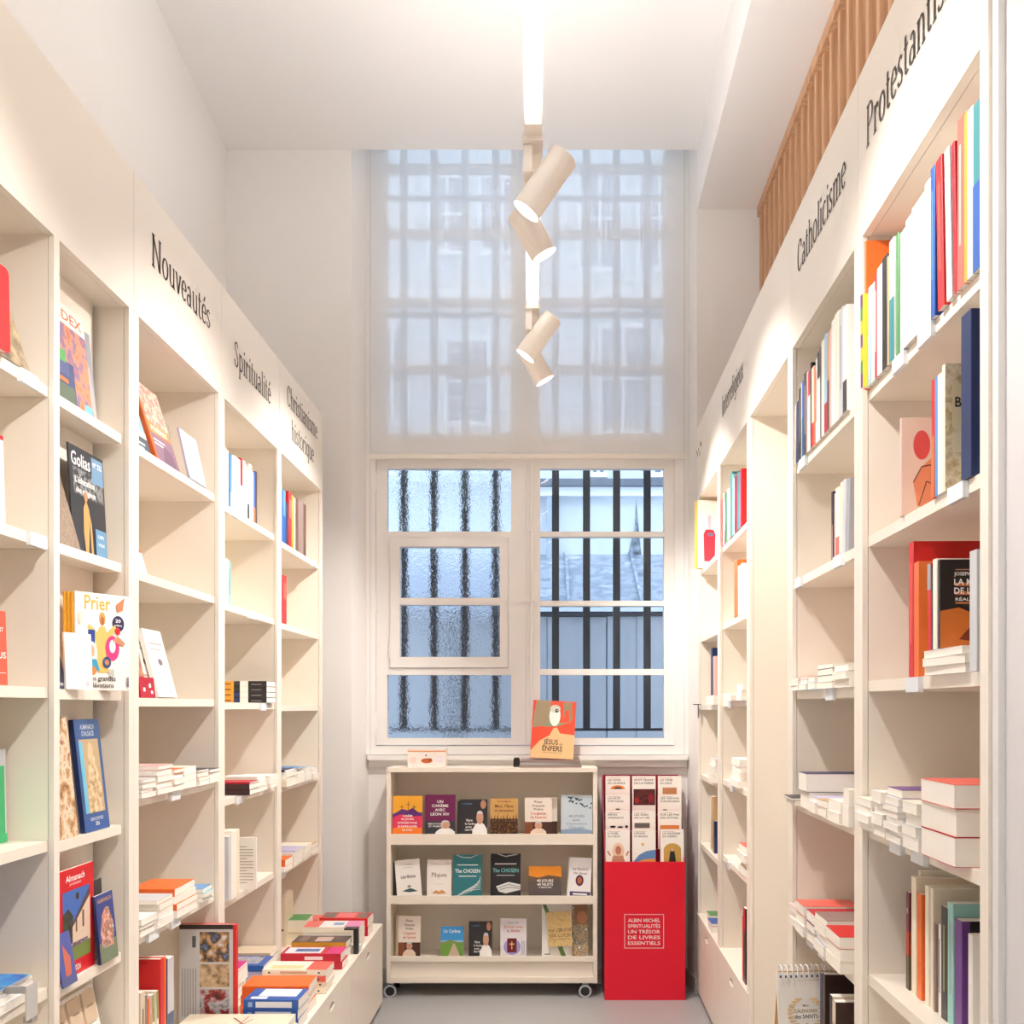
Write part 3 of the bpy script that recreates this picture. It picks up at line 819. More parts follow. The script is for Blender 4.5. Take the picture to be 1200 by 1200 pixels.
# front casters seen face on
for x in (cx0 + .02, cx1 - .065):
    w = new('caster', MB().box(x - .014, x + .014, .003, .03, .06, cbot - .0005), cgrey, cart)
    smooth(new('wheel', MB().cyl((x, -.012, .034), (x, .012, .034), .034, n=28).cyl((x, -.0135, .034), (x, -.012, .034), .027, n=28), rub, w))
    rg = MB()
    for k in range(28):
        a, c = 2 * PI * k / 28, 2 * PI * (k + 1) / 28
        rg.quad([(x + .034 * math.cos(a), -.0142, .034 + .034 * math.sin(a)), (x + .034 * math.cos(c), -.0142, .034 + .034 * math.sin(c)), (x + .024 * math.cos(c), -.0142, .034 + .024 * math.sin(c)), (x + .024 * math.cos(a), -.0142, .034 + .024 * math.sin(a))])
    new('wheel_rim', rg, cgrey, w)

FC = T(0, DC, 0)
W_ = (250, 248, 244)
def cart_book(px0, px1, ytop, ledge, cover, label, art=None, t=.012, lean=.10, roll=0.0, dv=0.0, **k):
    d = DC + .05 + dv
    x0, x1 = cx_(px0, d), cx_(px1, d)
    z0 = ledge_z[ledge]
    h = cz_(ytop, d) - z0
    return show(FC, x0, .035 + dv, z0 + .001, x1 - x0, h, t, cover, label, lean, 0, roll, art, group='books facing out on the wheeled cart', **k)
dark = (44, 42, 46)
# --- top ledge
a = Art().rect(0, 0, 1, 1, (240, 170, 50)).poly([(0, .55), (.15, .6), (.3, .68), (.5, .64), (.68, .7), (.85, .6), (1, .58), (1, 0), (0, 0)], (96, 44, 120)).poly([(0, .46), (.25, .54), (.6, .5), (1, .5), (1, 0), (0, 0)], (222, 52, 92)).poly([(0, .2), (.5, .26), (1, .2), (1, 0), (0, 0)], (242, 130, 40))
for x, h in ((.3, .14), (.52, .22), (.72, .14)):
    a.rect(x - .008, .62, x + .008, .64 + h, (110, 70, 40)).rect(x - .07, .6 + h * .8, x + .07, .615 + h * .8, (110, 70, 40))
a.text('CARÊME', .5, .48, .05, W_, .34).text('40 JOURS', .5, .40, .05, W_, .44).text('INTENSES POUR', .5, .31, .05, W_, .66).text('SE RAPPROCHER', .5, .22, .05, W_, .66).text('DE DIEU', .5, .13, .05, W_, .34)
cart_book(460.5, 495, 933, 0, 'orange', 'sunset orange and purple book with three crosses on the cart top ledge', a)
a = Art().rect(0, 0, 1, 1, (112, 24, 78)).rect(0, 0, 1, .36, (56, 58, 66)).figure(.68, .0, .40, (244, 242, 240), w=.62).text('UN', .5, .80, .065, W_, .2).text('CARÊME', .5, .70, .065, W_, .54).text('AVEC', .5, .60, .065, W_, .34).text('LÉON XIV', .5, .50, .065, W_, .62).text('MÉDITATIONS', .36, .28, .035, W_, .5).text('ET PRIÈRES', .36, .22, .035, W_, .46)
cart_book(498, 533.5, 931.5, 0, 'maroon', 'maroon and grey book showing a praying figure in white', a)
def man_art():
    return Art().rect(0, 0, 1, 1, dark).figure(.74, 0, .72, (246, 244, 242), w=.5).ell(.86, .86, .1, .12, (196, 140, 112)).text('CARÊME', .28, .86, .035, (90, 150, 190), .36).text('Vivre', .36, .40, .07, W_, .24).text('le Carême', .42, .31, .06, W_, .40).text('avec', .35, .23, .055, W_, .22).text('Léon XIV', .38, .15, .06, W_, .32)
cart_book(538, 571, 937, 0, 'charcoal', 'black book with a waving figure in white on the cart top ledge', man_art())
cart_book(536, 560, 939, 0, 'charcoal', 'second black copy peeking out behind the waving figure book', None, dv=.03)
a = Art().rect(0, 0, 1, 1, (206, 160, 92)).rect(0, 0, 1, .46, picture([(30, 20, 14), (66, 40, 22), (150, 100, 50)], 90, 3)).text('THOMAS', .5, .90, .035, (120, 40, 30), .5).text("Moi, l'âne", .5, .76, .08, (110, 50, 24), .66).text('de Jérusalem', .5, .65, .07, (110, 50, 24), .7)
for k in range(9): a.poly([(k / 9 + .02, .44), (k / 9 + .07, .44), (k / 9 + .05 + .02 * (k % 2), .54 + .04 * (k % 3))], (50, 30, 18))
cart_book(574.5, 607, 936, 0, 'tan', 'golden brown book with a dark crowd silhouette', a)
def priere():
    return Art().rect(0, 0, 1, 1, (240, 226, 212)).text('Prier', .5, .86, .06, (100, 80, 76), .3).text('François', .5, .76, .06, (100, 80, 76), .44).text('Prière', .5, .67, .06, (100, 80, 76), .34).text("L'urgence", .5, .56, .07, (206, 92, 80), .54).text("de l'amour", .5, .46, .07, (206, 92, 80), .6).rect(0, .02, 1, .37, (70, 40, 30)).rect(0, .02, .3, .37, (130, 70, 44)).figure(.5, .02, .38, (232, 210, 190), w=.55)
cart_book(618, 653, 934.5, 0, 'cream', 'second pale copy behind the elderly figure book on the top ledge', priere(), dv=.03)
cart_book(615, 647, 935, 0, 'cream', 'pale book with an elderly figure photo on the cart top ledge', priere())
a = Art().rect(0, 0, 1, 1, (200, 212, 222)).poly([(0, 0), (1, 0), (1, .14), (.6, .2), (0, .16)], (142, 164, 190)).text('40 JOURS', .5, .46, .06, (120, 130, 142), .5).text('pour', .5, .37, .06, (120, 130, 142), .24).text('transmettre', .5, .28, .06, (140, 160, 184), .66).text("l'Évangile", .5, .19, .06, (140, 160, 184), .5)
for k in range(22):
    x = .24 + .74 * rnd.random(); y = 1 - .05 - .26 * rnd.random() * (x + .15)
    a.ell(x, y, .035, .02, (58, 84, 96), 8)
cart_book(657.5, 694, 932, 0, 'pale_blue', 'pale blue book with dark leaf sprigs on the cart top ledge', a)
# --- middle ledge
cart_book(461, 478, 1010, 1, 'charcoal', 'dark booklet edge behind the tilted white Lent booklet', None, dv=.035)
a = Art().rect(0, 0, 1, 1, (244, 240, 234)).text('carême', .5, .5, .10, (70, 74, 76), .6).rect(.42, .86, .7, .87, (150, 150, 150)).rect(.3, .78, .7, .79, (170, 170, 170)).poly([(.22, .16), (.4, .2), (.6, .22), (.85, .13), (.5, .12)], (52, 92, 96)).rect(.5, .2, .53, .32, (52, 92, 96)).rect(.44, .26, .6, .285, (52, 92, 96))
cart_book(466, 495, 1009, 1, 'white', 'white booklet tilted sideways with small teal drawing', a, roll=-.09)
a = Art().rect(0, 0, 1, 1, (242, 236, 230)).text('Pâques', .5, .55, .12, (150, 128, 112), .62).rect(.3, .36, .7, .368, (190, 180, 170)).poly([(.2, .12), (.38, .2), (.5, .16), (.62, .21), (.82, .12), (.5, .1)], (206, 146, 84))
cart_book(500.5, 529, 1008, 1, 'white', 'white booklet with a small tan hill drawing', a)
def chosen(bgc, tc):
    a = Art().rect(0, 0, 1, 1, bgc).text('The CHOSEN', .5, .58, .09, tc, .86).rect(.14, .75, .86, .77, tc).rect(.2, .49, .8, .51, tc)
    for k in range(7): a.line([(.08 + .09 * k, .02 + .02 * k), (.4 + .08 * k, .16 + .03 * k), (.95, .2 + .05 * k)], .014, (206, 220, 220))
    a.line([(.1, 1), (.3, .94), (.6, .93), (.85, 1)], .02, (206, 220, 220))
    return a
cart_book(531, 565, 1002, 1, 'teal', 'teal book with white net lines on the cart middle ledge', chosen((46, 120, 130), (236, 240, 238)))
a = Art().rect(0, 0, 1, 1, (36, 34, 38)).text('The CHOSEN', .5, .58, .09, (120, 196, 190), .86).rect(.14, .76, .86, .78, W_).rect(.2, .5, .8, .52, (170, 170, 170))
a.poly([(.18, .26), (.6, .36), (1, .3), (1, .18), (.5, .1), (.28, .14)], (222, 222, 220)).line([(.24, .22), (.6, .3), (.98, .25)], .012, dark).line([(.3, .18), (.6, .24), (.98, .21)], .012, dark).line([(.22, 1), (.5, .94), (.9, .99)], .02, (222, 222, 220))
cart_book(575, 610, 1001, 1, 'black', 'black book with a white boat drawing on the cart middle ledge', a)
a = Art().rect(0, 0, 1, 1, (236, 146, 40)).poly([(0, .70), (.3, .64), (.6, .72), (1, .66), (1, 0), (0, 0)], (112, 84, 66)).poly([(0, .5), (1, .56), (1, 0), (0, 0)], (92, 82, 80)).text('40 JOURS', .5, .50, .09, W_, .5).text('40 NUITS', .5, .38, .09, W_, .48).text('À MÉDITER', .5, .31, .04, W_, .4)
cart_book(619.5, 658, 1015.5, 1, 'mustard', 'square book with an orange sunset over grey hills', a)
cart_book(664, 688.5, 1006.5, 1, 'white', 'second white booklet copy behind the purple oval booklet', None, dv=.03, roll=.05)
a = Art().rect(0, 0, 1, 1, (240, 236, 238)).text('La Passion', .5, .68, .06, (140, 120, 130), .7).text('de Jésus', .5, .58, .06, (140, 120, 130), .6).ell(.48, .42, .18, .14, (90, 40, 70)).ell(.48, .42, .1, .09, (190, 110, 70)).rect(.06, .02, .98, .14, (70, 60, 120)).rect(.2, .06, .84, .10, W_)
cart_book(665.8, 691.6, 1006, 1, 'white', 'white booklet with a purple oval picture and violet band', a, roll=.05)
# --- bottom ledge
for k in range(3):
    cart_book(464 + 1.2 * k, 490 + k, 1073 + .6 * k, 2, 'cream', f'{ORD[k]} pale copy from left behind the elderly figure book on the bottom ledge', None, dv=.045 - .014 * k, t=.008)
cart_book(467, 493, 1074, 2, 'cream', 'frontmost pale book with an elderly figure photo on the cart bottom ledge', priere())
a = Art().rect(0, .55, 1, 1, (60, 150, 214)).rect(0, .44, 1, .56, (150, 196, 226)).rect(0, 0, 1, .5, (112, 156, 66)).poly([(.3, 0), (.9, 0), (.62, .46), (.56, .46)], (206, 182, 160)).poly([(0, .46), (.4, .58), (.9, .48), (1, .46)], (130, 150, 80)).text('Un Carême', .5, .80, .11, W_, .74)
cart_book(516.5, 543, 1086, 2, 'sky_blue', 'small blue and green landscape book on the cart bottom ledge', a)
cart_book(549.5, 576.5, 1080, 2, 'charcoal', 'black book with a waving figure in white on the cart bottom ledge', man_art())
a = Art().rect(0, 0, 1, 1, (226, 220, 224)).text('MARIE', .5, .88, .035, (160, 150, 160), .4).text('Jeûner avec', .5, .76, .07, (214, 130, 110), .74).text('la Bible', .5, .66, .07, (214, 130, 110), .5).ell(.45, .28, .33, .2, (162, 150, 206)).rect(.26, .14, .62, .50, (110, 24, 34)).rect(.42, .22, .455, .42, (240, 200, 130)).rect(.34, .34, .54, .365, (240, 200, 130)).rect(.82, .08, .85, .44, (150, 150, 165)).rect(.89, .08, .92, .44, (150, 150, 165))
cart_book(586.5, 617, 1077, 2, 'silver', 'pale grey book with a red bible on a purple plate', a)
a = Art().rect(0, 0, 1, 1, (240, 236, 230)).rect(.3, 0, 1, 1, picture([(120, 90, 70), (200, 170, 130), (90, 100, 90), (230, 225, 215)], 60, 7)).rect(.4, .62, 1, 1, (150, 108, 74)).ell(.75, .76, .22, .12, (190, 130, 92))
cart_book(662, 689, 1061, 2, 'beige', 'brown and white patterned booklet at the right end of the cart bottom ledge', a, dv=.03, t=.006)
a = Art().rect(0, 0, 1, 1, (240, 238, 234)).poly([(.02, 1), (.16, 1), (.9, 0), (.72, 0)], (104, 138, 80)).rect(.1, .05, .3, .07, (120, 120, 120))
cart_book(635, 667, 1060.5, 2, 'white', 'white booklet with a diagonal green stripe behind the map cover', a, dv=.016, t=.006)
a = Art().rect(0, 0, 1, 1, picture([(196, 160, 100), (216, 186, 126), (180, 150, 96)], 40, 2)).text('VIA CRUCIS', .5, .42, .10, (110, 86, 50), .96).text('VIA LUCIS', .5, .27, .10, (110, 86, 50), .9).rect(.1, .2, .9, .215, (130, 100, 60))
d_ = DC + .05
show(FC, cx_(643, d_), .028, cz_(1109, d_), cx_(671, d_) - cx_(643, d_), cz_(1069, d_) - cz_(1109, d_), .004, 'tan', 'tan map patterned booklet tilted in front of the white booklet', .10, 0, -.07, a, group='books facing out on the wheeled cart')

# --- on top of the cart
stack(FC, cx_(610, 5.5), .02, ctop + .0005, [(.013, .33, .20, 'taupe'), (.012, .32, .20, 'grey'), (.012, .32, .195, 'taupe')], 'the flat pile under the owl picture book', 'spine', 'flat books on the cart top', .012)
a = Art().rect(0, 0, 1, 1, (232, 74, 40)).poly([(.02, .52), (.3, .56), (.44, .6), (.4, 1), (.08, 1), (.04, .8)], (158, 138, 108)).poly([(.7, .98), (.9, .99), (.93, .7), (.86, .62), (.84, .85), (.76, .84), (.72, .62)], (150, 128, 98)).poly([(.26, .58), (.44, .64), (.62, .62), (.86, .64), (.6, .56), (.3, .54)], (140, 150, 110))
a.poly([(0, .12), (.2, .3), (.42, .4), (.5, .52), (.58, .54), (.66, .44), (1, .42), (1, 0), (0, 0)], (232, 190, 136))
a.ell(.52, .74, .13, .18, (240, 238, 230)).ell(.52, .86, .12, .07, (206, 206, 190)).ell(.56, .83, .04, .033, (40, 36, 34)).ell(.57, .835, .012, .01, (240, 240, 240), 8)
a.text('JÉSUS', .46, .24, .09, (70, 40, 26), .34).text('AUX', .70, .235, .03, (70, 40, 26), .08).text('ENFERS', .50, .13, .09, (70, 40, 26), .46).rect(.28, .1, .72, .106, (150, 110, 70))
show(FC, cx_(621, 5.47), .05, ctop + .039, .232, .315, .012, 'red', 'red picture book with a white owl leaning on the window sill', .20, -.02, .055, a, hard=True)
a = Art().rect(0, .86, 1, .93, (226, 150, 90)).ell(.5, .36, .15, .14, (196, 96, 50)).ell(.58, .42, .06, .08, (150, 80, 60)).ell(.48, .66, .02, .05, (90, 90, 84)).ell(.14, .4, .09, .2, (240, 210, 200)).rect(.75, .3, .92, .62, (236, 226, 232))
bxm = MB().box(0, .205, 0, .09, 0, .095)
bo = tag(new('cardboard_box', bxm, paint((242, 232, 224), .5), None, T(cx_(478, 5.5), DC + .06, ctop + .001)), 'small white cardboard box with an orange band on the cart', 'box')
a.build(.205, .095, lambda x, y, l: (x, -l, y), 'box_print', bo)
new('lid_flap', MB().box(-.001, .206, -.001, .091, .0955, .099), paint((240, 226, 218), .5), bo)
ph = tag(new('label_clip', MB().box(0, .035, 0, .03, 0, .022).box(.004, .031, .004, .026, .022, .026), paint((20, 20, 22), .4), None, T(cx_(601.5, 5.5), DC + .08, ctop + .0345)), 'tiny black clip beside the flat books on the cart', 'clip')
ph.location.z = ctop + .001; ph.location.x = cx_(602, 5.5) - .002; ph.scale = (1, 1, 1.9)

# ================================================================== red cardboard floor stand
DS = 5.37
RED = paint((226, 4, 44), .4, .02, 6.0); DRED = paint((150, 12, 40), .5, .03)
st = thing('floor_stand', 'red cardboard floor stand with pocket books beside the cart', 'display stand', T(0, DS, 0))
sx0, sx1 = cx_(708.5, DS), cx_(803, DS)
szt = cz_(1010, DS)
SD = .28
new('front_panel', MB().box(sx0, sx1, 0, .006, 0, szt), RED, st)
for s in (sx0, sx1 - .006):
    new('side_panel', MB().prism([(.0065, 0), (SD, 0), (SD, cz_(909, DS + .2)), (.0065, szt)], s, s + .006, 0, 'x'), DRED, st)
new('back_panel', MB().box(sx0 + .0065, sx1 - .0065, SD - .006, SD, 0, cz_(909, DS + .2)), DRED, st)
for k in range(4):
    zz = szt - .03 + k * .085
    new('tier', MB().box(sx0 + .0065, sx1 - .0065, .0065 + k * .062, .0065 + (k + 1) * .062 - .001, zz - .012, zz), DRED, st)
a = Art()
fx0, fx1, fy0, fy1 = .245, .735, .375, .622
for q in ((fx0, fy0, fx1, fy0 + .004), (fx0, fy1 - .004, fx1, fy1), (fx0, fy0, fx0 + .007, fy1), (fx1 - .007, fy0, fx1, fy1)): a.rect(*q, (246, 214, 214))
for k, t_ in enumerate(('ALBIN MICHEL', 'SPIRITUALITÉS', 'UN TRÉSOR', 'DE LIVRES', 'ESSENTIELS')):
    a.text(t_, .49, .565 - k * .041, .026, (250, 226, 226), .40)
a.build(sx1 - sx0, szt, lambda x, y, l: (sx0 + x, -l, y), 'panel_lettering', st)
names = [['LA VOIX', 'LA NUIT', 'RÊVES', "L'OEIL"], ['PETIT TRAITÉ', '', 'LES ÂGES', "L'ÉCHO"], ['LA VOIE', 'LES VISIONS', 'SUR LES PAS', 'LA SAGESSE']]
subs = [['DU SILENCE', "D'ÉTOILES", "D'ENFANTS", 'DU CŒUR'], ['DE LA PRIÈRE', '', 'DE LA VIE', 'DU MONDE'], ['DU CŒUR', 'D’HILDEGARDE', 'DES APÔTRES', 'DU DÉSERT']]
desc = [['orange arc', 'tiny bird', 'black cats', 'round haloed icon'], ['dark painting', '', 'grey picture', 'blue and ochre landscape'], ['brown relief', 'small sketch', 'orange frieze', 'arched saint picture']]
xs = [(709.5, 738), (740.5, 768), (769.5, 797)]
FS = T(0, DS, 0)
rown = ['back', 'second', 'third', 'front']
for c in range(3):
    for r in range(4):
        if not names[c][r]: continue
        k = 3 - r
        d = DS + .0065 + k * .062 + .03
        off = 4 if (c == 2 and r == 3) else (1.2 if c == 2 else 0)
        x0 = cx_(xs[c][0] + off, d); ww = cx_(xs[c][1] + off, d) - x0
        zz = szt - .03 + k * .085
        top = cz_((909.5, 931, 950, 972)[r], d)
        a = Art().rect(0, 0, 1, 1, (246, 240, 232)).text(names[c][r], .1, .87, .05, (120, 36, 40) if r == 0 else (70, 60, 60), min(.8, .075 * len(names[c][r])), 'l').text(subs[c][r], .1, .79, .05, (80, 70, 70), min(.82, .07 * len(subs[c][r])), 'l').rect(.1, .94, .6, .95, (190, 150, 140))
        if (c, r) == (0, 0): a.ell(.5, .66, .3, .1, (230, 130, 50), 14, 0, 180).ell(.5, .66, .18, .06, (90, 60, 50), 14, 0, 180)
        if (c, r) == (0, 1): a.ell(.5, .6, .1, .02, (60, 60, 60))
        if (c, r) == (0, 2): a.ell(.3, .58, .12, .03, (40, 40, 44)).ell(.6, .57, .12, .025, (40, 40, 44)).ell(.86, .58, .06, .04, (40, 40, 44))
        if (c, r) == (0, 3): a.ell(.52, .42, .24, .22, (236, 200, 170)).ell(.52, .44, .12, .12, (190, 120, 100)).poly([(.2, 0), (.85, 0), (.72, .3), (.3, .3)], (196, 140, 116)).line([(.2, .3), (.08, .42)], .06, (200, 140, 110)).line([(.84, .3), (.94, .42)], .06, (200, 140, 110))
        if (c, r) == (1, 0): a.rect(.06, .24, .98, .66, picture([(40, 26, 26), (110, 40, 40), (60, 40, 36)], 60, 1)).ell(.2, .36, .1, .08, (170, 40, 44)).ell(.8, .42, .1, .12, (150, 30, 40))
        if (c, r) == (1, 2): a.rect(.1, .55, .75, .68, (110, 100, 96))
        if (c, r) == (1, 3): a.poly([(0, .1), (.3, .32), (.6, .42), (1, .46), (1, 0), (0, 0)], (100, 140, 190)).poly([(0, .08), (.5, .2), (1, .22), (1, 0), (0, 0)], (226, 160, 80)).ell(.45, .6, .07, .04, (226, 190, 110))
        if (c, r) == (2, 0): a.rect(.2, .5, .8, .7, (190, 130, 84))
        if (c, r) == (2, 1): a.ell(.3, .58, .1, .02, (90, 90, 90))
        if (c, r) == (2, 2): a.rect(.1, .5, .9, .62, (226, 140, 70))
        if (c, r) == (2, 3): a.rect(.14, .1, .88, .45, (200, 160, 80)).ell(.51, .45, .37, .18, (200, 160, 80), 16, 0, 180).poly([(.34, .05), (.68, .05), (.6, .42), (.42, .42)], (40, 40, 40)).ell(.51, .46, .06, .05, (210, 160, 130))
        if c == 1 and r == 0: zz += .001
        show(FS, x0, .0065 + k * .062 + .012, zz + .0005, ww, top - zz, .024, 'red', f"white pocket book with {desc[c][r]}, {rown[r]} row of the red stand, {('left', 'middle', 'right')[c]} column", .04, 0, .0, a, group='pocket books in the red stand')
# ================================================================== books on the left bookcases
L0 = FL(0)                                        # u = world Y
top = lambda r: Z(r) + .0252
# ---- left-edge bookcase, near column
PA = 'of the left-edge bookcase'
def rounded(w, h, r, n=6):
    pts = []
    for cx, cy, a0 in ((w - r, r, -90), (w - r, h - r, 0), (r, h - r, 90), (r, r, 180)):
        pts += [(cx + r * math.cos(math.radians(a0 + 90 * k / n)), cy + r * math.sin(math.radians(a0 + 90 * k / n))) for k in range(n + 1)]
    return pts
def rounded_book(u, v, z, w, h, t, cover, label, art=None, lean=.05):
    M = L0 @ T(u, v, z + t * math.sin(lean) + .0005) @ RX(-lean)
    poly = rounded(w, h, .014)
    o = new('notebook', MB().prism([(a, c) for a, c in poly][::-1], 0, .001, 0, 'y').prism([(a, c) for a, c in poly][::-1], t - .001, t, 0, 'y'), paint(COL[cover], .4, .02), None, M)
    tag(o, label, 'book')
    new('page_block', MB().prism([(a * .985 + w * .005, c * .985 + h * .0075) for a, c in poly][::-1], .001, t - .001, 0, 'y'), PAGES, o)
    if art: art.build(w, h, lambda a, b, l: (a, -l, b), 'cover_print', o)
rounded_book(2.045, -.008, top(.722), .135, .18, .012, 'red', 'bright red round-cornered notebook on the upper left shelf at the picture edge', None, .02)
show(L0, 2.10, .012, top(.722), .20, .17, .006, 'brown', 'brown magazine leaning behind the red notebook', .30, 0, 0, Art().rect(0, 0, 1, 1, picture([(70, 60, 50), (150, 130, 100), (200, 180, 140)], 30, 4)))
show(L0, 2.095, .02, top(.368), .118, .19, .016, 'white', 'white book with a red top edge at the left picture edge', .03, 0, 0, Art().rect(0, .95, 1, 1, COL['red']).rect(.2, .3, .8, .34, (200, 205, 215)))
a = Art().rect(0, 0, 1, 1, (232, 92, 64)).text('COMMENT', .62, .72, .06, W_, .6).text('DE', .7, .56, .05, W_, .2).text('JÉSUS', .72, .36, .09, W_, .5).rect(.5, .16, .95, .17, W_)
rounded_book(2.083, .022, top(.02), .142, .16, .014, 'orange', 'coral orange round-cornered book with white lettering at the left edge', a, .03)
gb = show(L0, 2.186, .10, top(-.338), .185, .215, .02, 'silver', 'grey and green notebook with a green ribbon at the left picture edge', .02, 0, 0, Art().rect(0, 0, .96, .82, (120, 214, 160)).rect(.82, 0, .96, .82, (70, 190, 126)))
new('ribbon', MB().box(.0203, .0213, .155, .184, .0, .02), paint((70, 200, 130), .4), gb)
stack(L0, 2.06, .005, top(-.68), [(.02, .27, .2, 'white'), (.014, .27, .2, 'silver'), (.01, .27, .2, 'mustard'), (.004, .26, .2, picture([(20, 70, 170), (40, 150, 220), (30, 90, 190), (90, 210, 220)], 9, 3, (1, 1, 1)), dict(what='glossy blue magazine'))],
      'the pile on the lowest visible shelf at the left edge', 'fore', 'magazines piled at the left edge', .02)
cl = thing('shelf_clip', 'grey metal label clip on the shelf edge below the blue magazine', 'clip', L0 @ T(2.21, -.02, Z(-.68)))
new('clip_plate', MB().box(0, .05, -.006, -.004, .0, .075), paint((196, 194, 190), .3), cl)
new('clip_arm', MB().box(0, .006, -.004, .05, .06, .075), paint((170, 168, 166), .3), cl)
new('clip_foot', MB().box(.03, .05, -.004, .016, -.012, .0), paint((170, 168, 166), .3), cl)
# ---- left-edge bookcase, display column (shallow)
orange_mag = picture([(226, 96, 50), (236, 150, 110), (120, 110, 150), (214, 120, 80)], 26, 1)
a = Art().rect(0, 0, 1, 1, (240, 230, 220)).text('INDEX', .56, .845, .10, (222, 110, 70), .74).rect(0, 0, 1, .80, orange_mag).rect(.1, .0, .62, .42, (70, 80, 120)).rect(.12, .28, .5, .42, (90, 96, 140)).rect(.3, .40, .44, .52, (90, 170, 90)).rect(.15, .02, .6, .18, (96, 110, 90)).rect(.82, 0, 1, .1, (120, 200, 236)).rect(.1, .2, .45, .24, (236, 120, 50))
show(L0, 2.425, .026, top(.719), .225, .255, .006, 'white', 'orange collage magazine with large masthead on the top display shelf', .10, 0, 0, a)
a = Art().rect(0, 0, 1, 1, (150, 156, 166)).poly([(.2, .78), (.55, .8), (.9, 0), (.5, 0)], (84, 76, 72)).text('LA NEF', .6, .84, .06, (220, 220, 224), .5).poly([(.66, .6), (.9, .62), (1, .1), (.94, 0)], (190, 180, 176))
show(L0, 2.53, .045, top(.719), .195, .245, .005, 'grey', 'grey magazine with a dark shape behind the orange collage magazine', .10, 0, 0, a)
show(L0, 2.43, .083, top(.366), .07, .255, .005, 'white', 'white pamphlet standing behind the brown striped magazine', .0)
a = Art().rect(0, 0, 1, 1, (48, 48, 52)).rect(.1, .55, .95, .8, picture([(40, 40, 44), (64, 64, 66), (150, 150, 150), (40, 40, 44)], 60, 5)).text('Golias', .33, .82, .13, (236, 238, 240), .54).rect(.64, .72, .98, .97, (112, 150, 184)).text('Nº 222', .81, .88, .05, W_, .26).text("L'éducation", .42, .66, .06, W_, .56).text('des religieux', .44, .57, .055, W_, .56)
a.poly([(.36, .02), (.44, .02), (.5, .3), (.5, .44), (.42, .52), (.34, .44), (.32, .2)], (206, 160, 96)).poly([(.52, .02), (.58, .02), (.56, .3), (.5, .42)], (206, 160, 96)).ell(.42, .55, .05, .05, (190, 140, 90)).rect(.66, 0, .98, .28, (100, 150, 186)).text('LES', .82, .2, .03, W_, .16).text('VOIX', .82, .12, .03, W_, .2)
show(L0, 2.563, .036, top(.366), .20, .272, .004, 'charcoal', 'black magazine with blue corner panels and a golden figure', .05, 0, 0, a)
a = Art().rect(0, 0, 1, 1, picture([(96, 80, 66), (170, 146, 124), (120, 104, 90), (200, 178, 156)], 50, 6, (1, 6, 1)))
show(L0, 2.43, .016, top(.366), .130, .225, .003, 'brown', 'brown striped magazine leaning beside the black magazine', .27, 0, 0, a)
a = Art().rect(0, 0, 1, 1, (242, 236, 230)).text('Prier', .40, .83, .15, (228, 172, 62), .48).ell(.78, .70, .115, .085, (44, 40, 84)).text('20', .78, .715, .035, W_, .1).text('prières', .78, .675, .02, W_, .14)
a.poly([(.38, .18), (.58, .18), (.62, .5), (.74, .66), (.7, .68), (.56, .6), (.53, .66), (.43, .66), (.38, .6), (.24, .68), (.2, .65), (.36, .5)], (226, 190, 110)).ell(.48, .74, .06, .07, (206, 158, 90)).ell(.48, .72, .035, .045, (176, 104, 66))
a.poly([(.18, .3), (.34, .3), (.34, .62), (.22, .62)], (44, 72, 150)).ell(.28, .38, .1, .12, (240, 236, 230)).ell(.28, .40, .05, .06, (222, 170, 140)).poly([(.12, .2), (.42, .2), (.36, .32), (.2, .32)], (60, 160, 196)).ell(.26, .2, .1, .05, (226, 130, 60))
a.ell(.66, .44, .13, .13, (226, 60, 130)).ell(.66, .46, .06, .07, (240, 220, 226)).ell(.55, .29, .08, .06, (60, 80, 120)).ell(.55, .29, .04, .03, (200, 130, 90)).poly([(.66, .52), (.86, .46), (.9, .5), (.76, .57)], (206, 140, 110)).ell(.76, .62, .05, .04, (206, 40, 44)).poly([(.74, .9), (.9, .98), (.86, .84), (.76, .82)], (216, 130, 90)).ell(.08, .74, .04, .07, (220, 216, 200))
a.rect(.58, .14, .68, .22, (190, 190, 180)).text('Les grandes', .46, .10, .05, (60, 52, 52), .50).text('dévotions', .46, .03, .05, (60, 52, 52), .42).rect(.92, .04, .96, .14, (120, 120, 130))
yw = -math.atan2(.088, .165)
for k in range(3):
    dx, dy = math.sin(yw) * -.007 * (k + 1), .007 * (k + 1)
    show(L0, 2.60 + (.47 * .0062 - .88 * .006) * (k + 1), .045 + (.88 * .0062 + .47 * .006) * (k + 1), top(.017), .165, .25, .005, 'mustard', f'{ORD[k]} gold-spined copy stacked behind the white devotional magazine', .02, yw, 0)
show(L0, 2.60, .045, top(.017), .165, .252, .005, 'white', 'white devotional magazine with golden title and colourful saint figures', .02, yw, 0, a)
a = Art().rect(0, 0, 1, 1, (244, 242, 242)).ell(.5, .3, .2, .16, (226, 230, 232)).ell(.5, .31, .13, .11, (244, 242, 242)).ell(.8, .1, .07, .05, (240, 206, 210)).rect(.3, .7, .7, .72, (220, 222, 226))
show(L0, 2.475, .012, top(.017), .085, .138, .007, 'white', 'small white booklet with a faint wreath in front of the devotional magazine', .05, -.35, 0, a)
a = Art().rect(0, 0, 1, 1, (74, 64, 96)).poly([(0, 1), (.5, 1), (.75, .5), (0, .62)], (230, 140, 60)).text('CARÊME', .5, .06, .06, W_, .5)
show(L0, 2.43, .020, top(.017), .07, .125, .004, 'purple', 'small purple and orange booklet half hidden by the shelf divider', .24, 0, 0, a)
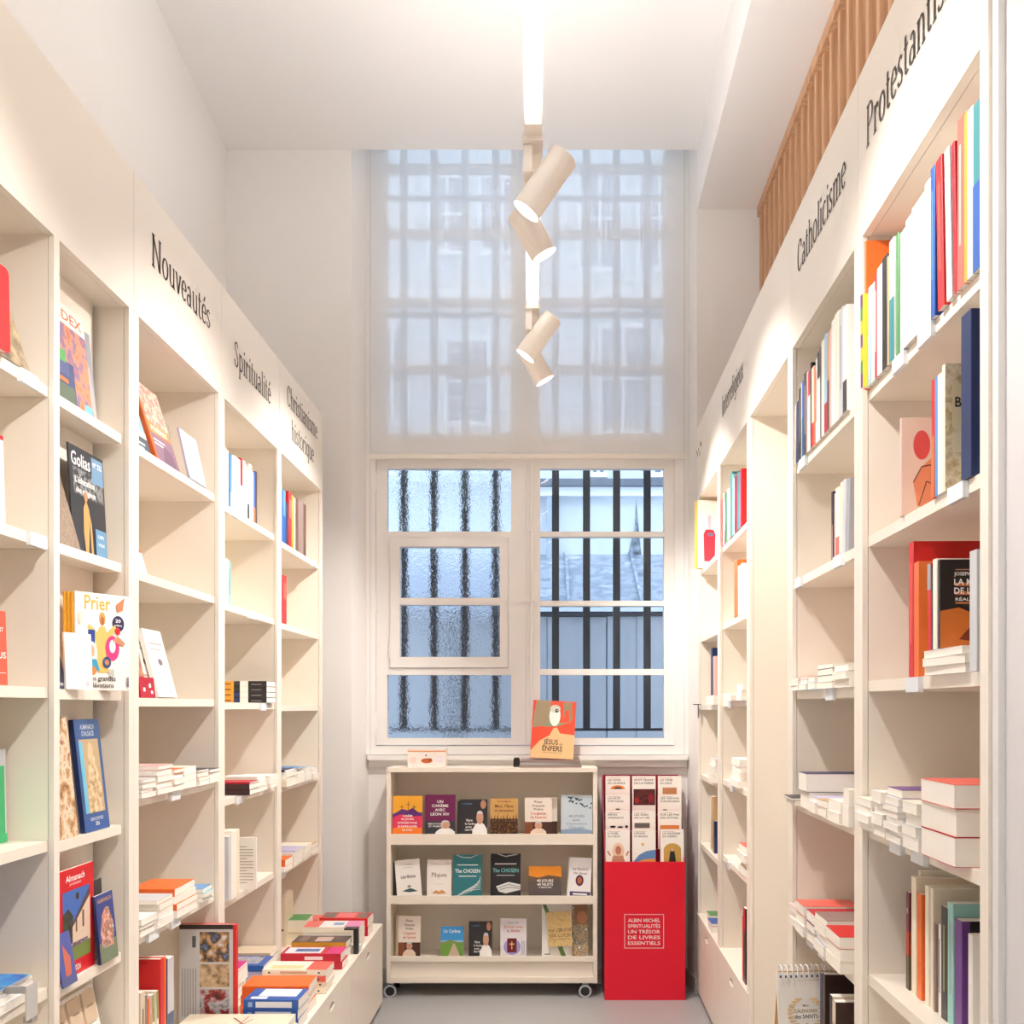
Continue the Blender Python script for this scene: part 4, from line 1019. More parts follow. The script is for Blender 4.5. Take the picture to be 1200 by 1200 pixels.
a = Art().rect(0, 0, 1, 1, picture([(120, 76, 46), (206, 160, 110), (240, 222, 196), (160, 96, 60)], 34, 2))
show(L0, 2.432, .020, top(-.348), .125, .30, .006, 'cream', 'ornate brown and cream book leaning beside the blue almanac', .10, 0, 0, a)
a = Art().rect(0, 0, 1, 1, (58, 92, 146)).rect(0, .0, 1, .14, (50, 92, 160)).text('ALMANACH', .5, .91, .045, (206, 214, 226), .56).text("D'ALSACE", .5, .85, .045, (206, 214, 226), .48).rect(.1, .16, .88, .82, (196, 170, 130)).rect(.1, .16, .24, .8, (110, 190, 220))
a.poly([(.28, .16), (.8, .16), (.82, .4), (.68, .6), (.64, .72), (.52, .78), (.4, .7), (.36, .5), (.26, .36)], picture([(150, 116, 74), (216, 186, 140), (236, 220, 190)], 60, 3)).ell(.52, .72, .1, .07, (222, 196, 156)).text('RENCONTRES', .5, .09, .03, (220, 226, 234), .5).text('2026', .5, .045, .035, W_, .16)
show(L0, 2.60, .022, top(-.348), .145, .29, .013, 'navy', 'blue almanac with a golden statue picture', .11, 0, 0, a, hard=True)
a = Art().rect(0, 0, 1, 1, (214, 22, 38)).text('Almanach', .5, .885, .06, W_, .5).text('protestant', .5, .845, .03, (250, 200, 200), .3).rect(.16, .14, .88, .80, (70, 112, 190)).poly([(.16, .14), (.88, .14), (.88, .3), (.16, .28)], (120, 140, 70)).poly([(.16, .26), (.42, .3), (.42, .56), (.3, .64), (.16, .6)], picture([(40, 46, 40), (80, 86, 70)], 60, 2))
a.poly([(.4, .3), (.88, .28), (.88, .72), (.40, .48)], (232, 206, 184)).poly([(.38, .47), (.88, .78), (.88, .70), (.40, .455)], (96, 72, 64)).rect(.5, .7, .58, .76, (70, 60, 60)).rect(.66, .42, .71, .58, (130, 96, 70)).rect(.48, .4, .52, .52, (130, 96, 70)).rect(.2, .27, .8, .31, picture([(180, 110, 70), (70, 80, 110), (220, 200, 190)], 120, 4)).text('2026', .5, .045, .055, W_, .2)
show(L0, 2.462, .028, top(-.696), .205, .268, .010, 'red', 'red almanac with a white church photograph', .015, 0, 0, a)
a = Art().rect(0, 0, 1, 1, (52, 70, 140)).rect(0, 0, 1, .3, (120, 136, 110)).poly([(.15, .22), (.8, .2), (.9, .5), (.7, .78), (.5, .8), (.3, .7), (.12, .45)], picture([(230, 210, 220), (216, 150, 120), (130, 96, 80), (240, 236, 236)], 70, 8)).text('ALMANACH', .5, .88, .06, (216, 170, 110), .8)
show(L0, 2.652, .004, top(-.696), .105, .178, .008, 'navy', 'small blue book with pale figures right of the red almanac', .10, 0, 0, a)
show(L0, 2.69, .045, top(-.696), .07, .21, .005, 'charcoal', 'dark booklet edge rising behind the small blue book', .03)
a = Art().rect(0, 0, 1, 1, (84, 96, 170)).poly([(.3, .1), (.7, .2), (.8, .5), (.4, .8)], (206, 110, 90)).rect(0, 0, 1, .18, (90, 100, 150))
show(L0, 2.43, -.002, top(-.696), .075, .125, .003, 'blue', 'small violet blue card in front of the red almanac', .18, 0, 0, a)
# leaning board of small cards at the bottom of the display column
cb = thing('card_display', 'leaning white board of small beige and white cards under the red almanac', 'card display', L0 @ T(2.43, -.0, .4275) @ RX(-.20))
new('backing_board', MB().box(0, .335, .004, .008, 0, .375), paint((244, 240, 234), .6), cb)
for i in range(4):
    for j in range(4):
        cc = (214, 190, 164) if (j > 1 and i < 3) or (j == 3) else (244, 242, 238)
        cd = new('card', MB().box(.012 + i * .08, .012 + i * .08 + .066, .001 - .0012 * j, .0035, .02 + j * .088, .02 + j * .088 + .082), paint(cc, .6, .04), cb)
        new('card_print', MB().box(.03 + i * .08, .012 + i * .08 + .05, .0004 - .0012 * j, .0009 - .0012 * j, .06 + j * .088, .064 + j * .088), paint((150, 130, 112), .6), cd)

# ---- Nouveautés
PB = 'under the Nouveautés sign'
a = Art().rect(0, 0, 1, 1, (150, 190, 206)).poly([(.3, .35), (.7, .3), (.8, .6), (.6, .85), (.4, .7)], (80, 110, 150)).ell(.42, .7, .1, .12, (216, 170, 140)).rect(0, .0, 1, .26, (74, 96, 110)).rect(0, .26, 1, .36, (236, 226, 206)).rect(.1, .14, .8, .17, W_).rect(.1, .07, .7, .1, W_)
show(L0, 2.93, .042, top(.718), .165, .225, .012, 'teal', 'teal and blue book leaning at the near end under the Nouveautés sign', .30, 0, 0, a)
a = Art().rect(.06, .5, 1, 1, picture([(236, 190, 170), (220, 120, 110), (240, 214, 196), (200, 150, 140)], 40, 2)).rect(.06, .0, 1, .36, (150, 116, 136)).poly([(.06, .36), (1, .38), (1, .5), (.06, .5)], (240, 150, 90)).text('PRIÈRES', .5, .40, .06, W_, .7).rect(.1, .27, .6, .29, W_).rect(.1, .22, .5, .24, W_).poly([(.3, 0), (.9, 0), (.8, .2), (.5, .26)], (120, 92, 112))
show(L0, 3.105, .030, top(.718), .19, .262, .022, 'orange', 'orange-spined book with rosy portrait cover under the Nouveautés sign', .30, 0, 0, a, hard=True)
a = Art().rect(0, 0, 1, 1, (206, 208, 232)).rect(.1, .3, .8, .9, (226, 228, 244)).rect(0, 0, 1, .1, (180, 186, 196)).rect(.1, .85, 1, 1, (226, 226, 222))
show(L0, 3.33, .012, top(.718), .165, .168, .006, 'lavender', 'lavender booklet with a pale photo under the Nouveautés sign', .22, 0, 0, a)
sd_ = thing('book_easel', 'small clear wire easel behind the lavender booklet', 'stand', L0 @ T(3.36, .10, top(.718)))
wire = paint((190, 186, 180), .2)
new('easel_frame', MB().tube([(0, 0, 0), (0, .02, .2), (.08, .02, .2), (.08, 0, 0)], .0018, 6), wire, sd_)
new('easel_foot', MB().tube([(0, 0, .002), (0, -.06, .002), (.08, -.06, .002), (.08, 0, .002)], .0018, 6), wire, sd_)
a = Art().rect(0, .45, 1, 1, (226, 96, 70)).rect(0, 0, 1, .45, W_).rect(.2, .2, .7, .23, (200, 200, 210)).rect(.1, .7, .9, .78, (240, 190, 120))
show(L0, 2.93, .05, top(.361), .15, .165, .012, 'orange', 'white and orange book leaning alone on the second Nouveautés shelf', .28, 0, 0, a)
pk = tag(new('gift_card', MB().prism([(0, 0), (.10, .0), (.075, .07), (.0, .02)], 0, .002, 0, 'z'), paint((240, 140, 180), .5), None, L0 @ T(3.11, .06, top(.361) + .004) @ RX(.5)), 'bright pink folded card beside the leaning orange book', 'card')
a = Art().rect(0, .3, 1, 1, picture([(90, 50, 40), (190, 120, 80), (226, 190, 150)], 30, 5, (1, 5, 1))).rect(0, 0, 1, .3, (222, 50, 70))
show(L0, 2.90, .03, top(0.0), .13, .21, .006, 'beige', 'brown and red picture booklet at the near end of the third Nouveautés shelf', .20, 0, 0, a)
show(L0, 2.94, .016, top(0.0), .11, .06, .004, 'crimson', 'small red dotted card on the third Nouveautés shelf', .10, 0, 0, Art().rect(0, 0, 1, 1, COL['crimson']).rect(.2, .3, .35, .5, W_).rect(.6, .5, .75, .7, W_).rect(.7, .2, .85, .35, W_))
for k, (u0, lab) in enumerate(((3.02, 'cream book with red spine lettering leaning on the third Nouveautés shelf'), (3.085, 'white book with grey lettering leaning rightmost on the third Nouveautés shelf'))):
    a = Art().rect(0, 0, 1, 1, (244, 238, 230)).rect(.2, .78, .9, .8, (170, 160, 150)).rect(.2, .7, .8, .715, (170, 160, 150)).ell(.55, .52, .12, .05, (120, 110, 110)).rect(.3, .3, .8, .31, (200, 190, 180))
    if k == 0: a.text('LUMIÈRE', .3, .3, .03, (206, 110, 90), .3)
    show(L0, u0, .038 - .02 * k, top(0.0), .15, .215, .014, 'white' if k else 'cream', lab, .26, 0, 0, a)
def st_n(i, sh, sign): return f"the {ORD[i]} pile from left on the {sh} {sign} shelf"
stk = [(2.896, .095, .125, [('white', .014), ('brown', .012), ('white', .016), ('silver', .01)]), (3.0, .125, .12, [('rose', .018), ('rose', .018), ('cream', .018), ('rose', .018), ('rose', .012)]), (3.135, .09, .15, [('white', .02), ('white', .018), ('white', .016), ('orange', .012)]),
       (3.235, .11, .14, [('white', .024), ('white', .02), ('ivory', .022)]), (3.36, .10, .13, [('white', .014), ('orange', .012), ('white', .016), ('charcoal', .008)]), (3.475, .10, .13, [('white', .018), ('white', .016), ('navy', .012)])]
for i, (u, L, w, bk) in enumerate(stk):
    stack(L0, u, -.012, top(-.285), [(t, L, w, c) for c, t in bk], st_n(i, 'fourth', 'Nouveautés'), 'fore', 'books piled on the Nouveautés shelves', .01)
stk = [(2.896, .11, .13, [('white', .02), ('charcoal', .014), ('white', .018)]), (3.02, .12, .13, [('white', .026), ('white', .024), ('tan', .02), ('silver', .012)]), (3.16, .19, .14, [('white', .024), ('orange', .02), ('white', .022), ('orange', .024)]), (3.42, .10, .12, [('pale_blue', .016), ('mint', .014), ('sky_blue', .014)])]
for i, (u, L, w, bk) in enumerate(stk):
    stack(L0, u, -.008, top(-.68), [(t, L, w, c) for c, t in bk], st_n(i, 'fifth', 'Nouveautés'), 'fore' if i != 2 else 'near', 'books piled on the Nouveautés shelves', .01)
# upright large books on the base top
row(L0, .4275, 2.90, [(.03, .30, 'beige', dict(sp=('line', 'charcoal'))), (.018, .285, 'taupe'), (.012, .27, 'orange', dict(lean=-.06)), (.016, .272, 'ivory', dict(lean=-.06, sp=('top', 'olive'))), (.016, .274, 'cream', dict(lean=-.06, sp=('top', 'olive'))), (.03, .36, 'red', dict(w=.25, hard=True)), (.014, .36, 'orange', dict(w=.22)), (.012, .35, 'navy'), (.05, .345, 'silver', dict(sp=('half', (70, 92, 128)), w=.2))],
    'the base under Nouveautés', v=.0, group='large books on the base')
pic = [picture([(130, 150, 190), (60, 56, 60), (196, 150, 100), (220, 220, 226)], 30, 1), picture([(60, 44, 36), (196, 166, 130), (226, 200, 166)], 34, 2), picture([(40, 36, 40), (150, 40, 36), (190, 190, 196), (90, 90, 96)], 28, 3)]
a = Art().rect(0, .0, 1, .955, (206, 204, 204)).rect(.38, .64, .93, .93, pic[0]).rect(.38, .40, .93, .62, pic[1]).rect(.38, .07, .93, .38, pic[2]).rect(.24, .78, .31, .89, (96, 96, 96)).rect(.0, .955, 1, 1, (62, 50, 44))
for k in range(6): a.rect(.05 + .05 * k, .12, .065 + .05 * k, .58, (150, 148, 148))
# the big art book stands across the shelf, back cover to the viewer
M = Matrix.Translation((-1.073, 3.535, .4275)) @ RZ(PI / 2)
o = book(M, .024, .36, .196, 'red', 'large art book standing with grey back cover and three photographs to the viewer', back=None, hard=True)
a.build(.185, .36, lambda x, y, l: (-.0 - l, .196 - x, y), 'back_cover_print', o)

# ---- Spiritualité
r_ = [(.026, .205, 'cream'), (.02, .20, 'white'), (.024, .21, 'rose'), (.022, .205, 'white'), (.016, .20, 'charcoal', dict(v=.03)), (.022, .20, 'sky_blue', dict(sp=('band', 'pale_blue'))), (.018, .20, 'ivory'), (.02, .205, 'white'), (.036, .205, 'cream', dict(sp=('line', 'beige'))), (.024, .205, 'white'), (.03, .215, 'crimson', dict(sp=('half', 'lavender'))), (.03, .215, 'white'), (.028, .185, 'white'), (.024, .20, 'ivory', dict(sp=('band', 'black'))), (.034, .22, 'white'), (.024, .2, 'silver'), (.022, .205, 'blue', dict(sp=('band', 'orange'))), (.022, .21, 'dark_brown')]
row(L0, top(.708), 3.662, r_, 'the top Spiritualité shelf', .018, 'books on the Spiritualité shelves')
row(L0, top(.350), 3.715, [(.03, .165, 'cream'), (.02, .16, 'beige'), (.024, .17, 'ivory'), (.03, .165, 'mint', dict(sp=('line', 'teal')))], 'the second Spiritualité shelf', .03, 'books on the Spiritualité shelves')
for k in range(4):
    a = Art().rect(0, 0, .36, 1, (40, 36, 40)).rect(.36, 0, .52, 1, COL['white']).rect(.52, .12, .64, .9, (40, 56, 110) if k < 2 else (60, 60, 64)).rect(.64, 0, 1, 1, (232, 164, 60)).rect(.7, .3, .9, .6, (150, 100, 40)).rect(.1, .3, .3, .45, (130, 130, 130))
    zz = top(-.01) + .0225 * k
    # spine towards the viewer: the pile stands at the far end of the shelf
    M = L0 @ T(4.20 + .07, .10, zz) @ RZ(-PI / 2) @ T(.10, -.07, 0) @ RY(-PI / 2)
    o = book(M, .022, .21, .135, 'black', f"orange and black spined book, {('bottom', 'third from top', 'second from top', 'topmost')[k]} in the pile on the third Spiritualité shelf", 'orange and black pile')
    a.build(.21, .022, lambda x, y, l: (y, -l, .21 - x) if False else (y, -l, x), 'spine_print', o)
def near_stack(u, v, z, items, place, group=None):
    return stack(L0, u, v, z, items, place, 'near', group, .008)
b1 = near_stack(3.86, -.03, top(-.36), [(.021, .13, .22, 'dark_brown'), (.021, .13, .22, 'dark_brown'), (.006, .13, .22, 'crimson', dict(what='crimson patterned booklet'))], 'the dark brown pile on the fourth Spiritualité shelf', 'piles on the fourth Spiritualité shelf')
stack(L0, 4.02, -.02, top(-.36), [(.02, .13, .14, 'white'), (.02, .13, .14, 'ivory'), (.018, .13, .14, 'white')], 'the middle pile on the fourth Spiritualité shelf', 'fore', 'piles on the fourth Spiritualité shelf', .01)
stack(L0, 4.19, -.02, top(-.36), [(.016, .13, .14, 'rose'), (.018, .13, .14, 'white'), (.016, .13, .14, 'white')], 'the far pile on the fourth Spiritualité shelf', 'fore', 'piles on the fourth Spiritualité shelf', .01)
row(L0, top(-.36), 3.665, [(.012, .17, 'magenta', dict(w=.12))], 'the fourth Spiritualité shelf', .05)
row(L0, top(-.73), 3.70, [(.03, .235, 'silver'), (.032, .25, 'ivory'), (.03, .245, 'white'), (.034, .248, 'cream')], 'the fifth Spiritualité shelf', .0, 'white books on the fifth Spiritualité shelf')
a = Art().rect(0, 0, 1, 1, (244, 240, 234))
for k in range(13): a.rect(.1, .12 + .058 * k, .9 - (.25 if k % 4 == 0 else 0), .135 + .058 * k, (172, 166, 160))
a.rect(.06, .04, .2, .07, (110, 105, 100))
M = Matrix.Translation((-1.122, 3.95, top(-.73))) @ RZ(PI / 2)
o = book(M, .012, .20, .10, 'white', 'white booklet with printed back cover text on the fifth Spiritualité shelf')
a.build(.10, .20, lambda x, y, l: (-l, .10 - x, y), 'back_cover_print', o)
show(L0, 3.80, .18, top(-.73), .2, .26, .004, 'ivory', 'large pale sheet behind the white booklets on the fifth Spiritualité shelf', .05)

# ---- Christianisme historique
row(L0, top(.70), 4.445, [(.03, .26, 'sky_blue'), (.034, .265, 'pale_blue'), (.026, .235, 'blue'), (.036, .235, 'sky_blue', dict(sp=('half', 'blue'))), (.03, .19, 'navy'), (.026, .19, 'maroon'), (.05, .25, 'red', dict(sp=('label', 'coral'))), (.046, .245, 'mustard'), (.02, .24, 'ivory'), (.056, .25, 'brown', dict(hard=True)), (.05, .25, 'taupe', dict(hard=True)), (.05, .255, 'taupe', dict(hard=True)), (.05, .25, 'brown', dict(hard=True))], 'the top Christianisme historique shelf', .018, 'books on the Christianisme historique shelf')
row(L0, top(.342), 4.52, [(.06, .22, 'red', dict(hard=True)), (.06, .222, 'red', dict(sp=('label', 'coral'), hard=True))], 'the second Christianisme historique shelf', .03)
for i, (u, L, bk) in enumerate(((4.45, .17, [('cream', .022), ('ivory', .02), ('white', .022), ('navy', .008)]), (4.65, .14, [('white', .022), ('ivory', .022), ('white', .02), ('sky_blue', .006)]), (4.83, .12, [('white', .02), ('white', .022), ('pale_blue', .02)]), (4.98, .12, [('white', .024), ('white', .022)]))):
    stack(L0, u, -.02, top(-.375), [(t, L, .14, c) for c, t in bk], f"the {ORD[i]} pile from left on the fourth Christianisme historique shelf", 'fore' if i else 'near', 'piles on the Christianisme historique shelves', .012)
for i, (u, L, bk) in enumerate(((4.45, .14, [('white', .022), ('orange', .03)]), (4.62, .16, [('ivory', .02), ('cream', .022), ('white', .018), ('lavender', .008)]), (4.81, .13, [('white', .024), ('white', .022), ('ivory', .018)]), (4.97, .13, [('rose', .024), ('tan', .024)]))):
    stack(L0, u, -.02, top(-.745), [(t, L, .14, c) for c, t in bk], f"the {ORD[i]} pile from left on the fifth Christianisme historique shelf", 'near' if i < 2 else 'fore', 'piles on the Christianisme historique shelves', .012)

# ---- piles on the low base top in front of the left bookcases
BT = .4275
P2 = 'on the low base'
def flat(u, v, items, place, jit=.008):
    return near_stack_b(u, v, BT, items, place, jit)
def near_stack_b(u, v, z, items, place, jit):
    return stack(L0, u, v, z, items, place, 'near', 'books piled on the low base', jit)
def coverart(*rects):
    a = Art()
    for q in rects: a.rect(*q)
    return a
sket = Art().rect(0, 0, 1, 1, (238, 224, 200)).line([(.2, .3), (.45, .42), (.6, .4), (.85, .55)], .02, (140, 100, 84)).line([(.3, .5), (.5, .45), (.9, .42)], .015, (210, 130, 120)).line([(.5, .44), (.8, .36)], .012, (160, 110, 96))
flat(3.20, -.30, [(.03, .30, .36, 'ivory'), (.03, .30, .36, 'cream', dict(front=sket, what='cream art book with faint pencil drawing'))], 'the nearest pile on the low base')
flat(3.70, -.29, [(.034, .15, .24, 'orange'), (.034, .15, .24, 'orange'), (.034, .15, .24, 'orange')], 'the orange pile behind the blue books')
blue = Art().rect(.06, .08, .94, .92, (236, 238, 244)).poly([(.1, .3), (.3, .2), (.34, .4), (.14, .46)], (60, 110, 190))
bsp = lambda: Art().rect(.2, .12, .8, .78, (222, 226, 236)).rect(.25, .84, .75, .92, (140, 170, 220))
flat(3.53, -.30, [(.034, .14, .19, 'blue', dict(spine=bsp())), (.034, .14, .19, 'blue', dict(spine=bsp())), (.034, .14, .19, 'blue', dict(spine=bsp(), front=coverart((.3, .1, .95, .8, (236, 240, 246)), (.06, .6, .26, .9, (236, 240, 246)))))], 'the blue pile on the low base', .01)
fol = lambda: Art().rect(.3, .3, .7, .72, (214, 170, 140)).rect(.35, .1, .65, .13, (80, 60, 50)).rect(.35, .88, .65, .91, (80, 60, 50))
flat(3.97, -.30, [(.022, .13, .25, 'cream', dict(spine=fol())), (.022, .13, .25, 'cream', dict(spine=fol())), (.022, .13, .25, 'coral', dict(spine=fol())), (.024, .13, .25, 'ivory', dict(spine=fol(), front=coverart((0, .0, 1, .32, (226, 92, 80)), (.1, .4, .5, .9, (240, 214, 160)))))], 'the cream pile on the low base', .012)
flat(4.33, -.285, [(.03, .13, .255, 'crimson'), (.036, .13, .255, 'crimson', dict(spine=Art().rect(.3, .3, .7, .6, (250, 220, 226)), front=coverart((.1, .35, .9, .95, (236, 232, 236)), (.3, .4, .7, .8, (90, 120, 170)), (0, 0, 1, .25, (214, 40, 120)))))], 'the crimson pile on the low base')
flat(4.50, -.27, [(.03, .13, .24, 'white'), (.02, .13, .24, 'pink'), (.026, .13, .24, 'mustard', dict(front=coverart((0, 0, 1, 1, (92, 72, 66)), (.15, .3, .8, .6, (200, 170, 160)), (.1, .75, .9, .9, (140, 120, 110)))))], 'the pile topped with a dark gold cover')
flat(4.70, -.29, [(.04, .14, .26, 'white'), (.034, .14, .26, 'white'), (.026, .14, .26, 'ivory', dict(front=coverart((0, .72, 1, 1, (226, 110, 100)), (0, 0, 1, .28, (226, 140, 180)), (.1, .3, .9, .7, (240, 238, 240)), (.3, .32, .7, .5, (130, 160, 190)))))], 'the white and pink pile')
flat(4.96, -.29, [(.045, .14, .235, 'crimson'), (.042, .14, .235, 'red', dict(spine=Art().rect(.3, .1, .7, .5, (240, 180, 180)), front=coverart((.1, .3, .9, .7, (240, 120, 120)), (.1, .72, .9, .95, (120, 110, 100)), (.1, .05, .9, .25, (130, 110, 100)))))], 'the red pile at the far end of the low base')
# back row under the shelves
flat(3.80, .0, [(.024, .14, .12, 'white')] * 5 + [(.012, .14, .12, 'magenta')], 'the tall white pile with magenta top behind the orange books')
flat(4.06, -.03, [(.03, .16, .18, 'silver'), (.03, .16, .18, 'lavender'), (.024, .16, .2, 'blue', dict(front=coverart((.2, .15, .9, .85, picture([(120, 100, 90), (190, 190, 200), (90, 110, 160)], 40, 6)))))], 'the pile with a painted blue cover behind the cream books')
flat(4.225, -.01, [(.04, .13, .2, 'tan'), (.034, .13, .2, 'olive'), (.02, .13, .2, 'beige')], 'the beige and olive pile behind the crimson books')
flat(4.78, -.03, [(.028, .14, .10, 'cream')] * 3 + [(.03, .14, .10, 'green', dict(spine=coverart((0, 0, 1, .9, (236, 228, 210)))))], 'the cream pile with green top beside the upright beige book')
flat(4.95, -.04, [(.03, .12, .14, 'white'), (.03, .12, .14, 'ivory'), (.02, .12, .14, 'coral')], 'the small pile with coral top beyond the green one')
book(Matrix.Translation((-1.30, 4.74, BT)), .09, .24, .14, 'beige', 'thick beige book standing upright behind the piles on the low base', spine=Art().rect(.1, .3, .9, .34, (96, 80, 70)).rect(.2, .42, .8, .9, (206, 190, 170)))
ch = thing('card_holder', 'black and white card holder on the low base before the far piles', 'card holder', L0 @ T(4.60, -.3, BT))
new('holder_stand', MB().box(0, .03, .0, .02, 0, .11).box(-.01, .04, -.0, .06, .11, .116), paint((36, 34, 34), .4), ch)
new('card', MB().box(.042, .085, -.004, .05, .0, .03), paint((240, 240, 240), .4), ch)
# ================================================================== books on the right bookcases
def U(base, d): return base - d                   # frame x of a world distance d for a right bookcase starting at base
F1 = FR(R2); F2 = FR(R3); F4 = FR(R5); F5 = FR(R6)
# ---- Protestantisme
row(F1, top(.714), .038, [(.010, .345, 'orange', dict(w=.2, hard=True)), (.016, .215, 'yellow', dict(sp=('multi', 'purple'), v=-.012)), (.022, .225, 'pale_blue', dict(sp=('half', 'pale_blue'))), (.026, .222, 'white', dict(sp=('line', 'ivory'))), (.016, .235, 'crimson', dict(sp=('line', 'white'))), (.036, .24, 'white'), (.034, .245, 'black', dict(sp=('line', 'charcoal'))), (.014, .235, 'tan'), (.034, .26, 'white', dict(sp=('half', 'teal'), front=coverart((.1, .75, .95, .9, (150, 150, 150)), (.1, .05, .95, .35, (140, 120, 100))))),
                          (.016, .255, 'green', dict(gap=.012)), (.034, .245, 'white', dict(gap=.008)), (.038, .255, 'white'), (.034, .262, 'ivory'), (.038, .262, 'white'), (.03, .272, 'white'), (.022, .285, 'blue', dict(sp=('line', 'sky_blue'))), (.03, .285, 'red', dict(lean=-.045, gap=.004, sp=('line', 'coral'))), (.024, .28, 'white', dict(lean=-.045)), (.012, .275, 'crimson', dict(lean=-.045)), (.03, .30, 'coral', dict(sp=('line', 'rose'))), (.014, .295, 'mustard'), (.024, .29, 'white'), (.03, .285, 'teal', dict(sp=('half', 'blue')))],
    'the top Protestantisme shelf', .004, 'books on the Protestantisme shelves')
a = Art().rect(0, 0, 1, 1, (242, 214, 194)).ell(.26, .72, .11, .15, (232, 92, 88)).poly([(.2, .1), (.5, .06), (.6, .5), (.4, .6), (.26, .5), (.15, .34)], (236, 150, 110)).line([(.15, .34), (.26, .5), (.4, .52)], .012, (110, 70, 60)).line([(.22, .1), (.32, .35), (.46, .3)], .01, (120, 80, 70)).ell(.52, .74, .1, .08, (226, 90, 80))
b2 = 'the second Protestantisme shelf'
r2 = [(.012, .205, 'rose', dict(gap=.0, w=.16, front=a, what='pale book with a red painted figure')), (.016, .225, 'red', dict(gap=.175, w=.16, hard=True, sp=('half', 'orange'))), (.014, .225, 'sky_blue', dict(w=.15)), (.022, .225, 'white', dict(w=.15)),
      (.016, .235, 'cream', dict(w=.18, what='cream book with ornate gold cover', front=Art().rect(0, 0, 1, 1, picture([(206, 176, 120), (240, 226, 196), (190, 156, 100)], 50, 3)).rect(.07, .5, .2, .84, (236, 220, 180)).rect(.07, .3, .2, .46, (238, 224, 190)).text('BAC', .1, .66, .08, (60, 50, 44), .24, 'l'))),
      (.045, .29, 'navy', dict(gap=.075, w=.2, hard=True))]
row(F1, top(.373), U(R2, 2.15), r2, b2, .008, 'books on the Protestantisme shelves')
book(F1 @ T(.42, .2, top(.373)), .02, .27, .08, 'black', 'black book top showing behind the cream ornate book')
b3 = 'the third Protestantisme shelf'
red_front = Art().rect(0, 0, 1, 1, (206, 36, 30)).rect(.06, .0, 1, .78, (238, 130, 60)).text('M', .34, .62, .06, (110, 40, 30), .08).text('L', .34, .50, .06, (110, 40, 30), .07).text('h', .34, .38, .06, (110, 40, 30), .07).text('d', .34, .26, .06, (110, 40, 30), .07)
row(F1, top(.035), U(R2, 2.105), [(.03, .275, 'red', dict(w=.235, hard=True, what='large red hardback', sp=('line', 'coral'), front=Art().rect(0, 0, 1, 1, (196, 30, 26)))), (.03, .23, 'orange', dict(w=.2, front=Art().rect(0, 0, 1, 1, (238, 132, 62)).text('La', .3, .62, .09, (130, 60, 30), .16).text('beauté', .4, .46, .07, (130, 60, 30), .36).text('de', .3, .3, .07, (130, 60, 30), .16)))], b3, .012, 'books on the Protestantisme shelves')
zt3 = stack(F1, U(R2, 1.985), -.004, top(.035), [(.016, .20, .13, 'white'), (.016, .20, .13, 'ivory'), (.014, .20, .13, 'white')], 'the flat white pile on the third Protestantisme shelf', 'fore', None, .008)
a = Art().rect(0, 0, 1, 1, (34, 26, 24)).poly([(0, .0), (1, 0), (1, .22), (.7, .34), (.3, .46), (0, .42)], (206, 110, 40)).poly([(.3, .1), (1, .04), (1, .2), (.6, .34)], (120, 50, 24)).text('JOSEPH MURPHY', .22, .82, .04, W_, .62, 'l').rect(.24, .70, .9, .74, (206, 120, 70)).rect(.24, .60, .9, .64, (206, 120, 70)).text('LA MAGIE', .22, .715, .07, W_, .60, 'l').text('DE LA FOI', .22, .615, .07, W_, .60, 'l').rect(.24, .50, .9, .52, (206, 120, 70)).text('RÉALISER SES', .54, .535, .035, W_, .6).rect(.24, .88, .9, .89, (206, 150, 120))
row(F1, zt3 + .001, U(R2, 1.972), [(.018, .165, 'red', dict(sp=('top', 'grey'), w=.11)), (.008, .16, 'charcoal', dict(w=.11)), (.02, .17, 'ivory', dict(w=.11)), (.012, .165, 'black', dict(w=.115, front=a, gap=.006, what='black book with glowing orange hand cover'))], 'the flat white Protestantisme pile', .004, 'books on the Protestantisme shelves')
row(F1, top(.035), U(R2, 1.755), [(.03, .205, 'silver', dict(w=.1, front=coverart((.1, .5, .9, .8, (210, 214, 220)), (.1, .2, .9, .4, (226, 196, 170)))))], 'the near end of the third Protestantisme shelf', .0)
b4 = 'pile from left on the fourth Protestantisme shelf'
for i, (u, L, w, bk, o_) in enumerate(((2.385, .11, .15, [('white', .018)] * 3 + [('ivory', .016)], 'fore'), (2.265, .075, .16, [('white', .024)] * 4, 'fore'), (2.175, .10, .19, [('white', .012), ('silver', .012), ('white', .014), ('silver', .012), ('white', .012), ('silver', .014), ('white', .014), ('purple', .018)], 'fore'),
                                       (2.06, .09, .17, [('white', .026), ('silver', .02), ('white', .024), ('ivory', .022)], 'fore'), (1.955, .17, .2, [('crimson', .052), ('crimson', .05), ('coral', .042)], 'fore'))):
    stack(F1, U(R2, u), -.02, top(-.306), [(t, L, w, c) for c, t in bk], f"the {ORD[i]} {b4}", o_, 'books piled on the fourth Protestantisme shelf', .012)
a = Art().rect(0, 0, 1, 1, (236, 212, 164)).rect(.1, .06, .5, .72, picture([(120, 140, 190), (206, 200, 200), (90, 120, 180)], 40, 1)).rect(.54, .06, .95, .72, picture([(60, 110, 180), (190, 200, 214), (110, 140, 190)], 40, 5)).rect(.4, .84, .7, .86, (130, 110, 90))
book(F1 @ T(.46, .215, top(-.306)), .018, .235, .08, 'cream', 'cream book with blue figures standing behind the fourth Protestantisme shelf piles', front=a)
b5 = 'the fifth Protestantisme shelf'
redg = Art().rect(0, 0, 1, .35, (96, 84, 60)).rect(0, .35, 1, .6, (170, 60, 30)).text('R', .6, .78, .06, (230, 220, 210), .5)
